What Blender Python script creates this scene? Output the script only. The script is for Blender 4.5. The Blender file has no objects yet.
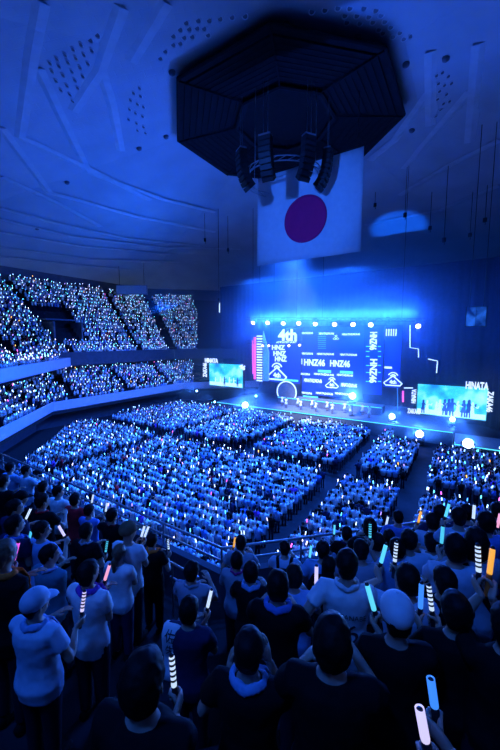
import bpy, bmesh, math, random
import numpy as np
from mathutils import Vector, Matrix
from mathutils.bvhtree import BVHTree
SC = bpy.context.scene
COL = SC.collection
R = math.radians
rnd = random.Random(46)

# ------------------------------------------------------------------ camera
CAMZ = 12.0
PITCH = R(6.0)
FPX = 750 * 16 / 36
cam_d = bpy.data.cameras.new('camera')
cam_d.sensor_fit = 'VERTICAL'; cam_d.sensor_height = 36; cam_d.sensor_width = 24
cam_d.lens = 16; cam_d.clip_start = 0.05; cam_d.clip_end = 400
cam = bpy.data.objects.new('camera', cam_d); COL.objects.link(cam)
cam.location = (0, 0, CAMZ); cam.rotation_euler = (R(90) - PITCH, 0, 0)
SC.camera = cam
CAM = Vector((0, 0, CAMZ))
cp, sp_ = math.cos(PITCH), math.sin(PITCH)

def ray(px, py):
    """world direction through a pixel of the 500x750 frame, 1 unit along the lens axis"""
    u = (px - 250) / FPX; v = (py - 375) / FPX
    return Vector((u, cp - v * sp_, -v * cp - sp_))
def proj(p):
    d = Vector(p) - CAM
    w = d.y * cp - d.z * sp_
    if w < 0.05: return None
    return (250 + FPX * d.x / w, 375 + FPX * (-d.z * cp - d.y * sp_) / w, w)

# ------------------------------------------------------------------ hall plan: an octagon about CEN
CEN = Vector((5.2, 37.0, 0))
ANG = [R(-78 - 45 * k) for k in range(8)]          # outward normals, ours first, then clockwise
NRM = [Vector((math.cos(a), math.sin(a), 0)) for a in ANG]
T22 = math.tan(R(22.5))
EX = Vector((math.cos(R(-33)), math.sin(R(-33)), 0))   # along the stage front
MX = Vector((math.cos(R(57)), math.sin(R(57)), 0))     # from the hall centre towards the stage
ZX = Vector((0, 0, 1))
def apo(p):
    q = Vector((p[0] - CEN.x, p[1] - CEN.y, 0))
    return max(n.dot(q) for n in NRM)
def sec_of(p):
    q = Vector((p[0] - CEN.x, p[1] - CEN.y, 0))
    return max(range(8), key=lambda i: NRM[i].dot(q))
def octv(r, i, z):
    """corner between section i and section i+1 at apothem r"""
    a = ANG[i] - R(22.5); q = r / math.cos(R(22.5))
    return Vector((CEN.x + q * math.cos(a), CEN.y + q * math.sin(a), z))
def hall(a, b, z):
    return CEN + EX * a + MX * b + ZX * z
def on_b(px, py, b):
    """point where the sight line of a pixel meets the upright plane b metres towards the stage"""
    d = ray(px, py)
    t = (b - (CAM - CEN).dot(MX)) / d.dot(MX)
    return CAM + d * t
def ab(p):
    q = Vector(p) - CEN
    return q.dot(EX), q.dot(MX), p[2]

# ------------------------------------------------------------------ materials
MATS = {}
def mat(name, col, rough=0.7, vary=0.15, scale=6.0, metal=0.0, bump=0.0):
    if name in MATS: return MATS[name]
    m = bpy.data.materials.new(name); m.use_nodes = True
    nt = m.node_tree; b = nt.nodes['Principled BSDF']
    b.inputs['Roughness'].default_value = rough; b.inputs['Metallic'].default_value = metal
    tc = nt.nodes.new('ShaderNodeTexCoord'); nz = nt.nodes.new('ShaderNodeTexNoise')
    nz.inputs['Scale'].default_value = scale; nz.inputs['Detail'].default_value = 3
    nt.links.new(tc.outputs['Object'], nz.inputs['Vector'])
    cr = nt.nodes.new('ShaderNodeValToRGB')
    cr.color_ramp.elements[0].position = 0.3; cr.color_ramp.elements[1].position = 0.7
    lo = [max(0, c * (1 - vary)) for c in col]; hi = [min(1, c * (1 + vary)) for c in col]
    cr.color_ramp.elements[0].color = (*lo, 1); cr.color_ramp.elements[1].color = (*hi, 1)
    nt.links.new(nz.outputs['Fac'], cr.inputs['Fac'])
    nt.links.new(cr.outputs['Color'], b.inputs['Base Color'])
    if bump:
        bp = nt.nodes.new('ShaderNodeBump'); bp.inputs['Strength'].default_value = bump
        nt.links.new(nz.outputs['Fac'], bp.inputs['Height']); nt.links.new(bp.outputs['Normal'], b.inputs['Normal'])
    if rough > 0.8 or name == 'hair_black': b.inputs['Specular IOR Level'].default_value = 0.15
    MATS[name] = m; return m
def glow(name, col, s, sample=True):
    if name in MATS: return MATS[name]
    m = bpy.data.materials.new(name); m.use_nodes = True
    nt = m.node_tree; b = nt.nodes['Principled BSDF']
    b.inputs['Base Color'].default_value = (*[min(1, c) * 0.5 for c in col], 1)
    b.inputs['Roughness'].default_value = 0.4
    b.inputs['Emission Color'].default_value = (*col, 1)
    b.inputs['Emission Strength'].default_value = s
    if not sample: m.cycles.emission_sampling = 'NONE'
    MATS[name] = m; return m

skin = mat('skin', (0.50, 0.30, 0.22), 0.55, 0.08, 20)
hairm = mat('hair_black', (0.004, 0.004, 0.005), 0.6, 0.4, 60)
hairb = mat('hair_brown', (0.16, 0.085, 0.045), 0.45, 0.4, 60)
eyem = mat('eye', (0.02, 0.02, 0.02), 0.2, 0)
lipm = mat('lip', (0.35, 0.13, 0.12), 0.5, 0)
dark_metal = mat('dark_metal', (0.02, 0.02, 0.024), 0.5, 0.2, 10, 0.6)
steel = mat('steel', (0.45, 0.46, 0.5), 0.3, 0.1, 10, 0.8)
black_pl = mat('black_plastic', (0.015, 0.015, 0.018), 0.5)
CLOTH = {
 'white': (0.78, 0.78, 0.80), 'pale': (0.50, 0.60, 0.74), 'blue': (0.10, 0.22, 0.60), 'sky': (0.26, 0.44, 0.72),
 'navy': (0.018, 0.024, 0.07), 'black': (0.004, 0.004, 0.006), 'red': (0.55, 0.02, 0.03), 'grey': (0.30, 0.33, 0.40),
 'teal': (0.07, 0.22, 0.30), 'purple': (0.22, 0.06, 0.50), 'orange': (0.85, 0.16, 0.03), 'magenta': (0.45, 0.03, 0.22),
 'brown': (0.22, 0.13, 0.07), 'denim': (0.010, 0.013, 0.026), 'maroon': (0.10, 0.01, 0.02)}
def cloth(k): return mat('cloth_' + k, CLOTH[k], 0.85, 0.10, 14, 0, 0.15)
LIT = {'white': (0.62, 0.80, 1.0), 'blue': (0.05, 0.28, 1.0), 'cyan': (0.12, 0.75, 1.0), 'purple': (0.40, 0.25, 1.0),
       'magenta': (1.0, 0.12, 0.75), 'orange': (1.0, 0.45, 0.06), 'pink': (1.0, 0.42, 0.60), 'green': (0.25, 0.95, 0.75),
       'teal': (0.08, 0.62, 0.80), 'lilac': (0.72, 0.66, 1.0)}
def lit(k): return glow('light_' + k, LIT[k], 0.95)
def litfar(k): return glow('far_light_' + k, (0.32, 0.56, 1.0) if k == 'white' else LIT[k], 6.0 if k == 'white' else 4.5, False)

# ------------------------------------------------------------------ mesh builder
def unit(v):
    v = Vector(v); return v.normalized() if v.length > 1e-9 else Vector((0, 0, 1))
class MB:
    def __init__(s): s.v = []; s.f = []; s.m = []
    def rings(s, rings, mi=0, cap=True):
        n = len(rings[0]); o = len(s.v)
        for r in rings: s.v.extend([tuple(p) for p in r])
        for i in range(len(rings) - 1):
            for j in range(n):
                k = (j + 1) % n
                s.f.append((o + i * n + j, o + i * n + k, o + (i + 1) * n + k, o + (i + 1) * n + j)); s.m.append(mi)
        if cap:
            s.f.append(tuple(o + j for j in reversed(range(n)))); s.m.append(mi)
            b = o + (len(rings) - 1) * n
            s.f.append(tuple(b + j for j in range(n))); s.m.append(mi)
    def tube(s, pts, rad, n=8, mi=0, up=None, cap=True):
        """swept ellipse; rad = number or (r1, r2) per point; r1 lies along `up` x axis"""
        pts = [Vector(p) for p in pts]
        if not isinstance(rad, (list,)): rad = [rad] * len(pts)
        u0 = Vector(up) if up is not None else None
        rr = []
        for i, p in enumerate(pts):
            t = unit(pts[min(i + 1, len(pts) - 1)] - pts[max(i - 1, 0)])
            if u0 is None: u0 = Vector((0, 0, 1)) if abs(t.z) < 0.9 else Vector((0, 1, 0))
            a = u0 - t * u0.dot(t)
            if a.length < 1e-4: a = t.orthogonal()
            a.normalize(); b = t.cross(a); u0 = a
            q = rad[i]; ra, rb = q if isinstance(q, tuple) else (q, q)
            rr.append([p + a * (ra * math.cos(2 * math.pi * j / n)) + b * (rb * math.sin(2 * math.pi * j / n)) for j in range(n)])
        s.rings(rr, mi, cap)
    def ball(s, c, r, n=10, m=7, mi=0):
        c = Vector(c); rr = []
        for i in range(m + 1):
            th = math.pi * (0.03 + 0.94 * i / m)
            rr.append([c + Vector((r[0] * math.sin(th) * math.cos(2 * math.pi * j / n), r[1] * math.sin(th) * math.sin(2 * math.pi * j / n), -r[2] * math.cos(th))) for j in range(n)])
        s.rings(rr, mi)
    def box(s, c, h, ax=None, mi=0):
        """centre, half sizes, axes"""
        c = Vector(c); X, Y, Z = ax or (Vector((1, 0, 0)), Vector((0, 1, 0)), ZX)
        o = len(s.v)
        for sx in (-1, 1):
            for sy in (-1, 1):
                for sz in (-1, 1): s.v.append(tuple(c + X * (sx * h[0]) + Y * (sy * h[1]) + Z * (sz * h[2])))
        for f in ((0, 1, 3, 2), (4, 6, 7, 5), (0, 4, 5, 1), (2, 3, 7, 6), (0, 2, 6, 4), (1, 5, 7, 3)):
            s.f.append(tuple(o + i for i in f)); s.m.append(mi)
    def quad(s, a, b, c, d, mi=0):
        o = len(s.v); s.v += [tuple(a), tuple(b), tuple(c), tuple(d)]; s.f.append((o, o + 1, o + 2, o + 3)); s.m.append(mi)
    def mesh(s, name, mats):
        me = bpy.data.meshes.new(name); me.from_pydata([tuple(v) for v in s.v], [], s.f)
        for m in mats: me.materials.append(m)
        if len(mats) > 1: me.polygons.foreach_set('material_index', s.m)
        me.update(); return me
    def build(s, name, mats, parent=None, smooth=False, fix=True):
        if not isinstance(mats, (list, tuple)): mats = [mats]
        me = s.mesh(name, mats)
        if fix:
            bm = bmesh.new(); bm.from_mesh(me); bmesh.ops.recalc_face_normals(bm, faces=bm.faces); bm.to_mesh(me); bm.free()
        if smooth: me.polygons.foreach_set('use_smooth', [True] * len(me.polygons))
        o = bpy.data.objects.new(name, me); COL.objects.link(o)
        if parent: o.parent = parent
        return o
def tag(o, label=None, cat=None, group=None, kind=None):
    if label: o['label'] = label
    if cat: o['category'] = cat
    if group: o['group'] = group
    if kind: o['kind'] = kind
    return o
def struct(o): o['kind'] = 'structure'; return o
def empty(name, loc, rz=0):
    o = bpy.data.objects.new(name, None); COL.objects.link(o); o.empty_display_size = 0.1
    o.location = loc; o.rotation_euler = (0, 0, rz); return o
def evaluated(me, voxel, smooth=3, disp=0.0, dsize=0.12):
    o = bpy.data.objects.new('temp', me); COL.objects.link(o)
    r = o.modifiers.new('r', 'REMESH'); r.mode = 'VOXEL'; r.voxel_size = voxel; r.use_smooth_shade = True
    if smooth:
        k = o.modifiers.new('s', 'SMOOTH'); k.iterations = smooth; k.factor = 0.5
    if disp:
        t = bpy.data.textures.get('folds%d' % int(dsize * 1000)) or bpy.data.textures.new('folds%d' % int(dsize * 1000), 'CLOUDS')
        t.noise_scale = dsize
        d = o.modifiers.new('d', 'DISPLACE'); d.texture = t; d.strength = disp; d.mid_level = 0.5; d.texture_coords = 'LOCAL'
    dg = bpy.context.evaluated_depsgraph_get()
    out = bpy.data.meshes.new_from_object(o.evaluated_get(dg))
    bpy.data.objects.remove(o); 
    out.polygons.foreach_set('use_smooth', [True] * len(out.polygons))
    return out
def remesh(mb, name, m, parent, voxel, smooth=3, disp=0.0, dsize=0.12):
    src = mb.mesh(name + '_source', [m])
    me = evaluated(src, voxel, smooth, disp, dsize); bpy.data.meshes.remove(src)
    me.name = name
    if not me.materials: me.materials.append(m)
    o = bpy.data.objects.new(name, me); COL.objects.link(o); o.parent = parent
    return o
def text_mesh(s, size, extrude=0.0, res=3, bold=0.0):
    """lettering as mesh in the x-y plane, centred; returns mesh and its width"""
    c = bpy.data.curves.new('letters', 'FONT'); c.body = s; c.size = size; c.extrude = extrude
    c.offset = bold; c.align_x = 'CENTER'; c.align_y = 'CENTER'; c.resolution_u = res
    o = bpy.data.objects.new('letters', c); COL.objects.link(o)
    dg = bpy.context.evaluated_depsgraph_get()
    me = bpy.data.meshes.new_from_object(o.evaluated_get(dg))
    bpy.data.objects.remove(o)
    return me
def lettering(s, parent, m, M, w, h=None, extrude=0.02, label=None, name='lettering'):
    """text fitted to width w (and height h), placed by matrix M whose x is reading direction and y is up"""
    me = text_mesh(s, 1.0, 0, 3, 0.04)
    co = np.array([v.co for v in me.vertices]) if len(me.vertices) else np.zeros((1, 3))
    lo, hi = co.min(0), co.max(0); c = (lo + hi) / 2; d = np.maximum(hi - lo, 1e-3)
    sx = w / d[0]; sy = (h / d[1]) if h else sx
    bm = bmesh.new(); bm.from_mesh(me)
    for v in bm.verts: v.co = Vector(((v.co.x - c[0]) * sx, (v.co.y - c[1]) * sy, 0))
    if extrude:
        g = bmesh.ops.extrude_face_region(bm, geom=bm.faces[:])
        bmesh.ops.translate(bm, verts=[e for e in g['geom'] if isinstance(e, bmesh.types.BMVert)], vec=(0, 0, extrude))
    bmesh.ops.recalc_face_normals(bm, faces=bm.faces)
    bm.transform(M); bm.to_mesh(me); bm.free()
    me.materials.clear(); me.materials.append(m)
    o = bpy.data.objects.new(name, me); COL.objects.link(o); o.parent = parent
    if label: o['label'] = label
    return o
def copy_thing(o, loc=None, rz=None):
    c = o.copy(); COL.objects.link(c)
    for ch in list(o.children):
        d = ch.copy(); COL.objects.link(d); d.parent = c
        for g in list(ch.children):
            e = g.copy(); COL.objects.link(e); e.parent = d
    if loc is not None: c.location = loc
    if rz is not None: c.rotation_euler = (0, 0, rz)
    return c
# ------------------------------------------------------------------ the setting
concrete = mat('dark_concrete', (0.020, 0.021, 0.026), 0.85, 0.2, 3)
floor_m = mat('arena_floor', (0.018, 0.019, 0.025), 0.9, 0.2, 1.5)
white_p = mat('white_parapet', (0.50, 0.46, 0.56), 0.7, 0.06, 2)
wall_m = mat('rear_wall', (0.10, 0.11, 0.15), 0.8, 0.15, 1)
dark_wall = mat('tier_front', (0.05, 0.055, 0.08), 0.8, 0.15, 2)

def sweep(name, profile, secs, m, kind=True):
    mb = MB()
    for i in secs:
        for (r0, z0), (r1, z1) in zip(profile[:-1], profile[1:]):
            mb.quad(octv(r0, i - 1, z0), octv(r0, i, z0), octv(r1, i, z1), octv(r1, i - 1, z1))
    o = mb.build(name, m)
    return struct(o) if kind else o

# arena floor slab
mb = MB(); mb.rings([[octv(52, i, -0.4) for i in range(8)], [octv(52, i, 0.0) for i in range(8)]])
struct(mb.build('floor', floor_m))

def upz(k): return 6.95 + 0.4 * min(k, 7) + 0.70 * max(0, k - 7)
NUP = 24
def upr(k): return 29.8 + 0.8 * k
def upper_profile(k0, th=1.2):
    p = [(upr(k0) - 0.6, upz(k0) - th), (upr(k0) - 0.6, upz(k0))]
    for k in range(k0, NUP):
        p += [(upr(k) + 0.4, upz(k)), (upr(k) + 0.4, upz(k + 1))]
    p += [(50.0, upz(NUP)), (50.0, upz(NUP) - 3.5), (upr(k0) + 3.0, upz(k0) - 0.6), (upr(k0) - 0.6, upz(k0) - th)]
    return p
sweep('floor_upper_tier_near', upper_profile(0), [7, 0, 1], concrete)
sweep('floor_upper_tier_left', upper_profile(2, 0.5), [2], concrete)
sweep('floor_upper_tier_far', upper_profile(5, 0.6), [3, 4], concrete)
def loz(k): return 2.9 + 0.55 * k
def lor(k): return 29.6 + 0.8 * k
p = [(29.2, 2.2), (29.2, 2.9)]
for k in range(7): p += [(lor(k) + 0.4, loz(k)), (lor(k) + 0.4, loz(k + 1))]
p += [(35.4, loz(7)), (35.4, 1.8), (29.2, 2.2)]
sweep('floor_lower_tier', p, [7, 0, 1, 2, 3, 4], concrete)
sweep('wall_lower_tier', [(35.4, 0.0), (35.4, 8.3), (35.7, 8.3), (35.7, 0.0)], [7, 0, 1, 2, 3, 4], wall_m)
sweep('wall_arena', [(31.5, 0.0), (31.5, 2.2), (31.8, 2.2), (31.8, 0.0)], [7, 0, 1, 2, 3, 4], dark_wall)
sweep('wall_rear', [(50.0, 0.0), (50.0, 24.4), (50.4, 24.4), (50.4, 0.0)], range(8), wall_m)
# raised block of the near tier on the right
S1T = Vector((-NRM[0].y, NRM[0].x, 0))
RAISE_AT, RAISE = 2.9, 0.5
def raised(p): return RAISE if (Vector((p[0], p[1], 0)).dot(S1T) > RAISE_AT and apo(p) < 33.6) else 0.0
mb = MB()
for k in range(0, 5):
    c = CEN + NRM[0] * upr(k); s0 = RAISE_AT - c.dot(S1T)
    L = 12.35 + S1T.dot(CEN) - RAISE_AT
    q = c + S1T * (s0 + L / 2); mb.box(q + ZX * (upz(k) + RAISE / 2 - 0.1), (0.4, L / 2, RAISE / 2 + 0.1), (NRM[0], S1T, ZX))
struct(mb.build('floor_raised_block', concrete))
# parapets
sweep('trim_lower_parapet', [(29.2, 2.6), (29.0, 2.75), (28.9, 3.9), (29.08, 3.95), (29.2, 2.9)], [7, 0, 1, 2, 3, 4], white_p)
sweep('trim_upper_parapet_near', [(29.05, 5.6), (29.05, 7.55), (29.2, 7.55), (29.2, 5.75)], [7, 0, 1], dark_wall)
sweep('trim_upper_parapet_far', [(33.0, 8.2), (33.0, 10.2), (33.2, 10.2), (33.2, 8.2)], [3, 4], dark_wall)
# the white balcony front on the left that stops short past the corner
n3 = NRM[2]; t3 = Vector((-n3.y, n3.x, 0)) * -1            # along section three, away from us
def s3(r, t, z): return Vector((CEN.x, CEN.y, z)) + n3 * r + t3 * t
mb = MB()
for (ra, rb, za, zb) in ((27.9, 28.15, 8.35, 9.5), (28.15, 30.3, 8.2, 8.45)):
    c = s3((ra + rb) / 2, 1.6, (za + zb) / 2); mb.box(c, ((rb - ra) / 2, 15.0, (zb - za) / 2), (n3, t3, ZX))
mb.box(s3(28.7, 16.5, 8.85), (0.8, 0.1, 0.65), (n3, t3, ZX))
struct(mb.build('trim_balcony_front', white_p))

# ------------------------------------------------------------------ ceiling
CP = [(0.0, 34.9), (10.5, 34.6), (35.0, 29.2), (50.0, 24.3)]
def ceil_z(r):
    for (r0, z0), (r1, z1) in zip(CP[:-1], CP[1:]):
        if r <= r1: return z0 + (z1 - z0) * (r - r0) / (r1 - r0)
    return CP[-1][1]
cm = mat('ceiling_panels', (0.50, 0.52, 0.58), 0.75, 0.10, 0.25)
nt = cm.node_tree; bs = nt.nodes['Principled BSDF']
tc = nt.nodes.new('ShaderNodeTexCoord'); br = nt.nodes.new('ShaderNodeTexBrick')
br.inputs['Scale'].default_value = 0.35; br.inputs['Mortar Size'].default_value = 0.012
br.inputs['Color1'].default_value = (1, 1, 1, 1); br.inputs['Color2'].default_value = (0.9, 0.9, 0.9, 1); br.inputs['Mortar'].default_value = (0.3, 0.3, 0.3, 1)
nt.links.new(tc.outputs['Object'], br.inputs['Vector'])
bp = nt.nodes.new('ShaderNodeBump'); bp.inputs['Strength'].default_value = 0.5; bp.inputs['Distance'].default_value = 0.05
nt.links.new(br.outputs['Color'], bp.inputs['Height']); nt.links.new(bp.outputs['Normal'], bs.inputs['Normal'])
mb = MB()
for i in range(8):
    for (r0, z0), (r1, z1) in zip(CP[:-1], CP[1:]):
        if r0 == 0:
            mb.v += [tuple((CEN.x, CEN.y, z0)), tuple(octv(r1, i - 1, z1)), tuple(octv(r1, i, z1))]
            n = len(mb.v); mb.f.append((n - 3, n - 2, n - 1)); mb.m.append(0)
        else: mb.quad(octv(r0, i - 1, z0), octv(r0, i, z0), octv(r1, i, z1), octv(r1, i - 1, z1))
    mb.quad(octv(50.4, i - 1, 24.3), octv(50.4, i, 24.3), octv(50.4, i, 36), octv(50.4, i - 1, 36))
struct(mb.build('ceiling', cm))
def on_ceiling(px, py):
    d = ray(px, py).normalized(); t = 5.0
    while t < 120:
        p = CAM + d * t
        if p.z >= ceil_z(apo(p)): break
        t += 0.1
    p = CAM + d * (t - 0.05); p.z = ceil_z(apo(p)); return p
rib_m = mat('ceiling_rib', (0.64, 0.66, 0.72), 0.75, 0.08, 1)
RIBS = [[(40, 0), (30, 55), (19, 136), (95, 172), (150, 200)], [(37, 67), (62, 120), (88, 172), (165, 200), (215, 212)], [(0, 127), (49, 192), (135, 216), (215, 232)],
        [(0, 176), (60, 204), (100, 226)], [(0, 208), (60, 224), (125, 238), (200, 246)], [(0, 232), (80, 246), (170, 254)], [(0, 219), (70, 236), (160, 247), (240, 249)], [(0, 247), (90, 259), (180, 262)], [(0, 256), (60, 263), (130, 270)], [(100, 70), (111, 105), (120, 150)],
        [(120, 5), (98, 70), (72, 110)], [(432, 50), (431, 125)], [(480, 42), (470, 142)], [(472, 90), (430, 138), (405, 168)], [(430, 92), (395, 140), (370, 160)],
        [(500, 140), (450, 165), (400, 195)], [(500, 185), (440, 210), (365, 225)], [(165, 0), (130, 60)]]
for pl in RIBS:
    pts = []
    for (x0, y0), (x1, y1) in zip(pl[:-1], pl[1:]):
        for q in range(6): pts.append(on_ceiling(x0 + (x1 - x0) * q / 6, y0 + (y1 - y0) * q / 6))
    pts.append(on_ceiling(*pl[-1]))
    mb = MB(); mb.tube([q - ZX * 0.06 for q in pts], [(0.07, 0.55)] * len(pts), 4, up=(0, 0, 1))
    struct(mb.build('trim_ceiling_rib', rib_m))

# little round lamps set in the ceiling, unlit
lampm = mat('lamp_recess', (0.16, 0.16, 0.20), 0.4)
rimm = mat('lamp_rim', (0.75, 0.76, 0.82), 0.35, 0.05, 5, 0.3)
def lamp_proto():
    mb = MB(); n = 12; rr = []
    for rad, z in ((0.21, 0.02), (0.25, -0.03), (0.23, -0.05), (0.17, -0.03)):
        rr.append([Vector((rad * math.cos(2 * math.pi * j / n), rad * math.sin(2 * math.pi * j / n), z)) for j in range(n)])
    mb.rings(rr, 0, False)
    top = [Vector((0.175 * math.cos(2 * math.pi * j / n), 0.175 * math.sin(2 * math.pi * j / n), -0.03)) for j in range(n)]
    o = len(mb.v); mb.v += [tuple(p) for p in top]; mb.f.append(tuple(range(o, o + n))); mb.m.append(1)
    return mb.mesh('ceiling_lamp', [rimm, lampm])
lamp_me = lamp_proto()
clusters = [('in the triangular cluster at the upper left of the ceiling', [(97, 35), (90, 40), (80, 44), (72, 49), (64, 54), (56, 58), (49, 63), (91, 50), (83, 54), (75, 58), (67, 62), (58, 66), (51, 71), (87, 63), (79, 67), (71, 71), (62, 75), (55, 80), (82, 76), (74, 80), (66, 85), (60, 90), (77, 88), (69, 94), (72, 101)]),
    ('in the small cluster left of the black octagon', [(139, 88), (133, 93), (140, 96), (130, 100), (137, 104), (143, 107), (129, 109), (135, 113), (142, 116), (128, 119), (136, 123), (143, 127), (145, 133), (137, 130)]),
    ('in the arc of lamps above the black octagon on the left', [(186, 22), (198, 20), (180, 29), (189, 29), (197, 28), (209, 20), (173, 36), (184, 37), (192, 36), (173, 44), (165, 51), (180, 43), (204, 28), (220, 18), (232, 17), (160, 58), (208, 35), (245, 16)]),
    ('in the arc of lamps above the black octagon on the right', [(312, 11), (325, 10), (338, 8), (350, 8), (364, 8), (376, 10), (345, 15), (357, 15), (369, 16), (381, 15), (347, 22), (360, 23), (373, 22), (385, 21), (379, 29), (391, 27), (400, 32), (393, 37), (411, 36), (404, 39), (383, 33)]),
    ('in the faint cluster right of the black octagon', [(437, 75), (443, 72), (449, 76), (439, 83), (445, 85), (452, 83), (440, 91), (447, 94), (438, 99), (444, 103), (450, 101), (441, 110), (436, 116), (444, 120)])]
for lab, pts in clusters:
    for (x, y) in pts:
        p = on_ceiling(x, y)
        o = bpy.data.objects.new('ceiling_lamp', lamp_me); COL.objects.link(o); o.location = p
        nrm = NRM[sec_of(p)]; s = math.atan2(ceil_z(apo(p) - 0.5) - ceil_z(apo(p) + 0.5), 1.0)
        o.rotation_euler = (nrm.cross(ZX) * -1).orthogonal().to_track_quat('X', 'Z').to_euler() if False else Matrix.Rotation(s, 3, nrm.cross(ZX)).to_euler()
        tag(o, 'small round unlit lamp ' + lab, 'ceiling lamp', 'ceiling lamps ' + lab)
# dark anchor points scattered over the ceiling
am = MB(); am.tube([(0, 0, 0.05), (0, 0, -0.18), (0, 0, -0.3)], [0.3, 0.26, 0.1], 10)
am_me = am.mesh('ceiling_hook', [lampm])
for (x, y) in ((172, 72), (166, 136), (286, 25), (406, 64), (446, 58), (412, 130), (139, 148), (358, 37), (67, 182), (37, 228)):
    o = bpy.data.objects.new('ceiling_hook', am_me); COL.objects.link(o); o.location = on_ceiling(x, y)
    tag(o, 'small dark round ceiling fitting between the ribs near the black octagon', 'ceiling fitting', 'dark ceiling fittings')

# ------------------------------------------------------------------ the black octagonal rig in the middle of the ceiling
rigm = mat('rig_panel', (0.010, 0.011, 0.015), 0.9, 0.3, 2)
nt = rigm.node_tree
rimline = mat('rig_edge', (0.016, 0.017, 0.022), 0.9, 0.2, 3)
rig = empty('ceiling_rig', (CEN.x - 1.7, CEN.y - 0.5, 33.7))
tag(rig, 'huge black octagonal lighting rig hanging in the middle of the blue ceiling', 'lighting rig')
def rv(r, i, z):
    a = R(-78 - 45 * i) - R(22.5) ; q = r / math.cos(R(22.5))
    return Vector((q * math.cos(a), q * math.sin(a), z))
mb = MB()
mb.rings([[rv(r, i, z) for i in range(8)] for r, z in ((10.6, 0.0), (10.6, -0.35), (4.6, 0.55), (4.6, 0.9))], 0, False)
mb.build('panel', rigm, rig)
mb = MB()
for i in range(8):
    for r, z, w in ((10.6, -0.2, 0.16), (10.0, -0.30, 0.05)):
        mb.tube([rv(r, i - 1, z), rv(r, i, z)], w, 6)
mb.build('outer_frame', rimline, rig)
mb = MB()
for i in range(8):
    mb.tube([rv(4.6, i - 1, 0.35), rv(4.6, i, 0.35)], 0.22, 6)
    mb.quad(rv(4.6, i - 1, 0.5), rv(4.6, i, 0.5), rv(3.9, i, 1.0), rv(3.9, i - 1, 1.0))
mb.build('inner_frame', rimline, rig)
mb = MB(); mb.rings([[rv(3.9, i, 1.0) for i in range(8)], [rv(3.9, i, 1.02) for i in range(8)]]); mb.build('center_panel', rigm, rig)
for i in range(8):
    mb = MB(); mb.tube([rv(4.6, i, 0.35), rv(10.5, i, -0.40)], 0.07, 6); mb.build('rib', rimline, rig)
for q in range(9):
    mb = MB(); r = 5.2 + 0.6 * q
    for i in range(8): mb.tube([rv(r, i - 1, 0.47 - 0.9 / 6 * (r - 4.6) - 0.02), rv(r, i, 0.47 - 0.9 / 6 * (r - 4.6) - 0.02)], 0.035, 4)
    mb.build('slat', rimline, rig)
for i in range(8):
    mb = MB(); mb.tube([rv(8, i, 0.0), rv(8, i, 0.75)], 0.06, 6); mb.build('hanger', rimline, rig)

# ------------------------------------------------------------------ flying loudspeakers below the rig
spk = CEN + Vector((-2.2, -4.5, 0))
ring = empty('speaker_ring', (spk.x, spk.y, 26.6))
tag(ring, 'curved grey truss ring hanging under the black octagon between the loudspeakers', 'truss')
mb = MB(); n = 28; RR = 3.6
for dz, dr in ((0, 0), (0.4, 0), (0.2, -0.35)):
    mb.tube([((RR + dr) * math.cos(2 * math.pi * j / n), (RR + dr) * math.sin(2 * math.pi * j / n), dz) for j in range(n + 1)], 0.05, 6)
mb.build('chord', steel, ring)
mb = MB()
for j in range(n):
    a, b = 2 * math.pi * j / n, 2 * math.pi * (j + 1) / n
    mb.tube([(RR * math.cos(a), RR * math.sin(a), 0), (RR * math.cos(b), RR * math.sin(b), 0.4)], 0.03, 5)
mb.build('bracing', steel, ring)
for j in range(4):
    a = math.pi * (0.25 + j / 2); mb = MB(); mb.tube([(RR * math.cos(a), RR * math.sin(a), 0.3), (RR * math.cos(a), RR * math.sin(a), 33.2 - 27.1)], 0.03, 5); mb.build('hanger', steel, ring)
def line_array(ang, label, n=8):
    c = Vector((spk.x + (RR + 0.55) * math.cos(ang), spk.y + (RR + 0.55) * math.sin(ang), 28.3))
    e = empty('hanging_loudspeaker', c, ang - math.pi / 2)
    tag(e, label, 'loudspeaker', 'curved loudspeaker columns under the rig')
    p = Vector((0, 0, 0)); tilt = R(2)
    for k in range(n):
        mb = MB(); Z = Vector((0, -math.sin(tilt), -math.cos(tilt))); Y = Vector((0, math.cos(tilt), -math.sin(tilt)))
        mid = p + Z * 0.2
        mb.box(mid, (0.52, 0.34, 0.185), (Vector((1, 0, 0)), Y, Z)); mb.box(mid + Y * 0.36, (0.46, 0.03, 0.15), (Vector((1, 0, 0)), Y, Z))
        mb.build('cabinet', black_pl, e); p = p + Z * 0.4; tilt += R(1.0 + k * 1.7)
    mb = MB(); mb.box((0, 0, 0.08), (0.5, 0.3, 0.06)); mb.tube([(0.2, 0, 0.1), (0.2, 0, 4.2)], 0.02, 5); mb.tube([(-0.2, 0, 0.1), (-0.2, 0, 4.2)], 0.02, 5)
    mb.build('bumper', steel, e)
for a, l in ((205, 'leftmost curved black loudspeaker column under the octagon'), (245, 'second black loudspeaker column from the left, above the flag'),
             (295, 'third black loudspeaker column from the left, above the red disc'), (335, 'rightmost curved black loudspeaker column under the octagon')):
    line_array(R(a), l)

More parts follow.
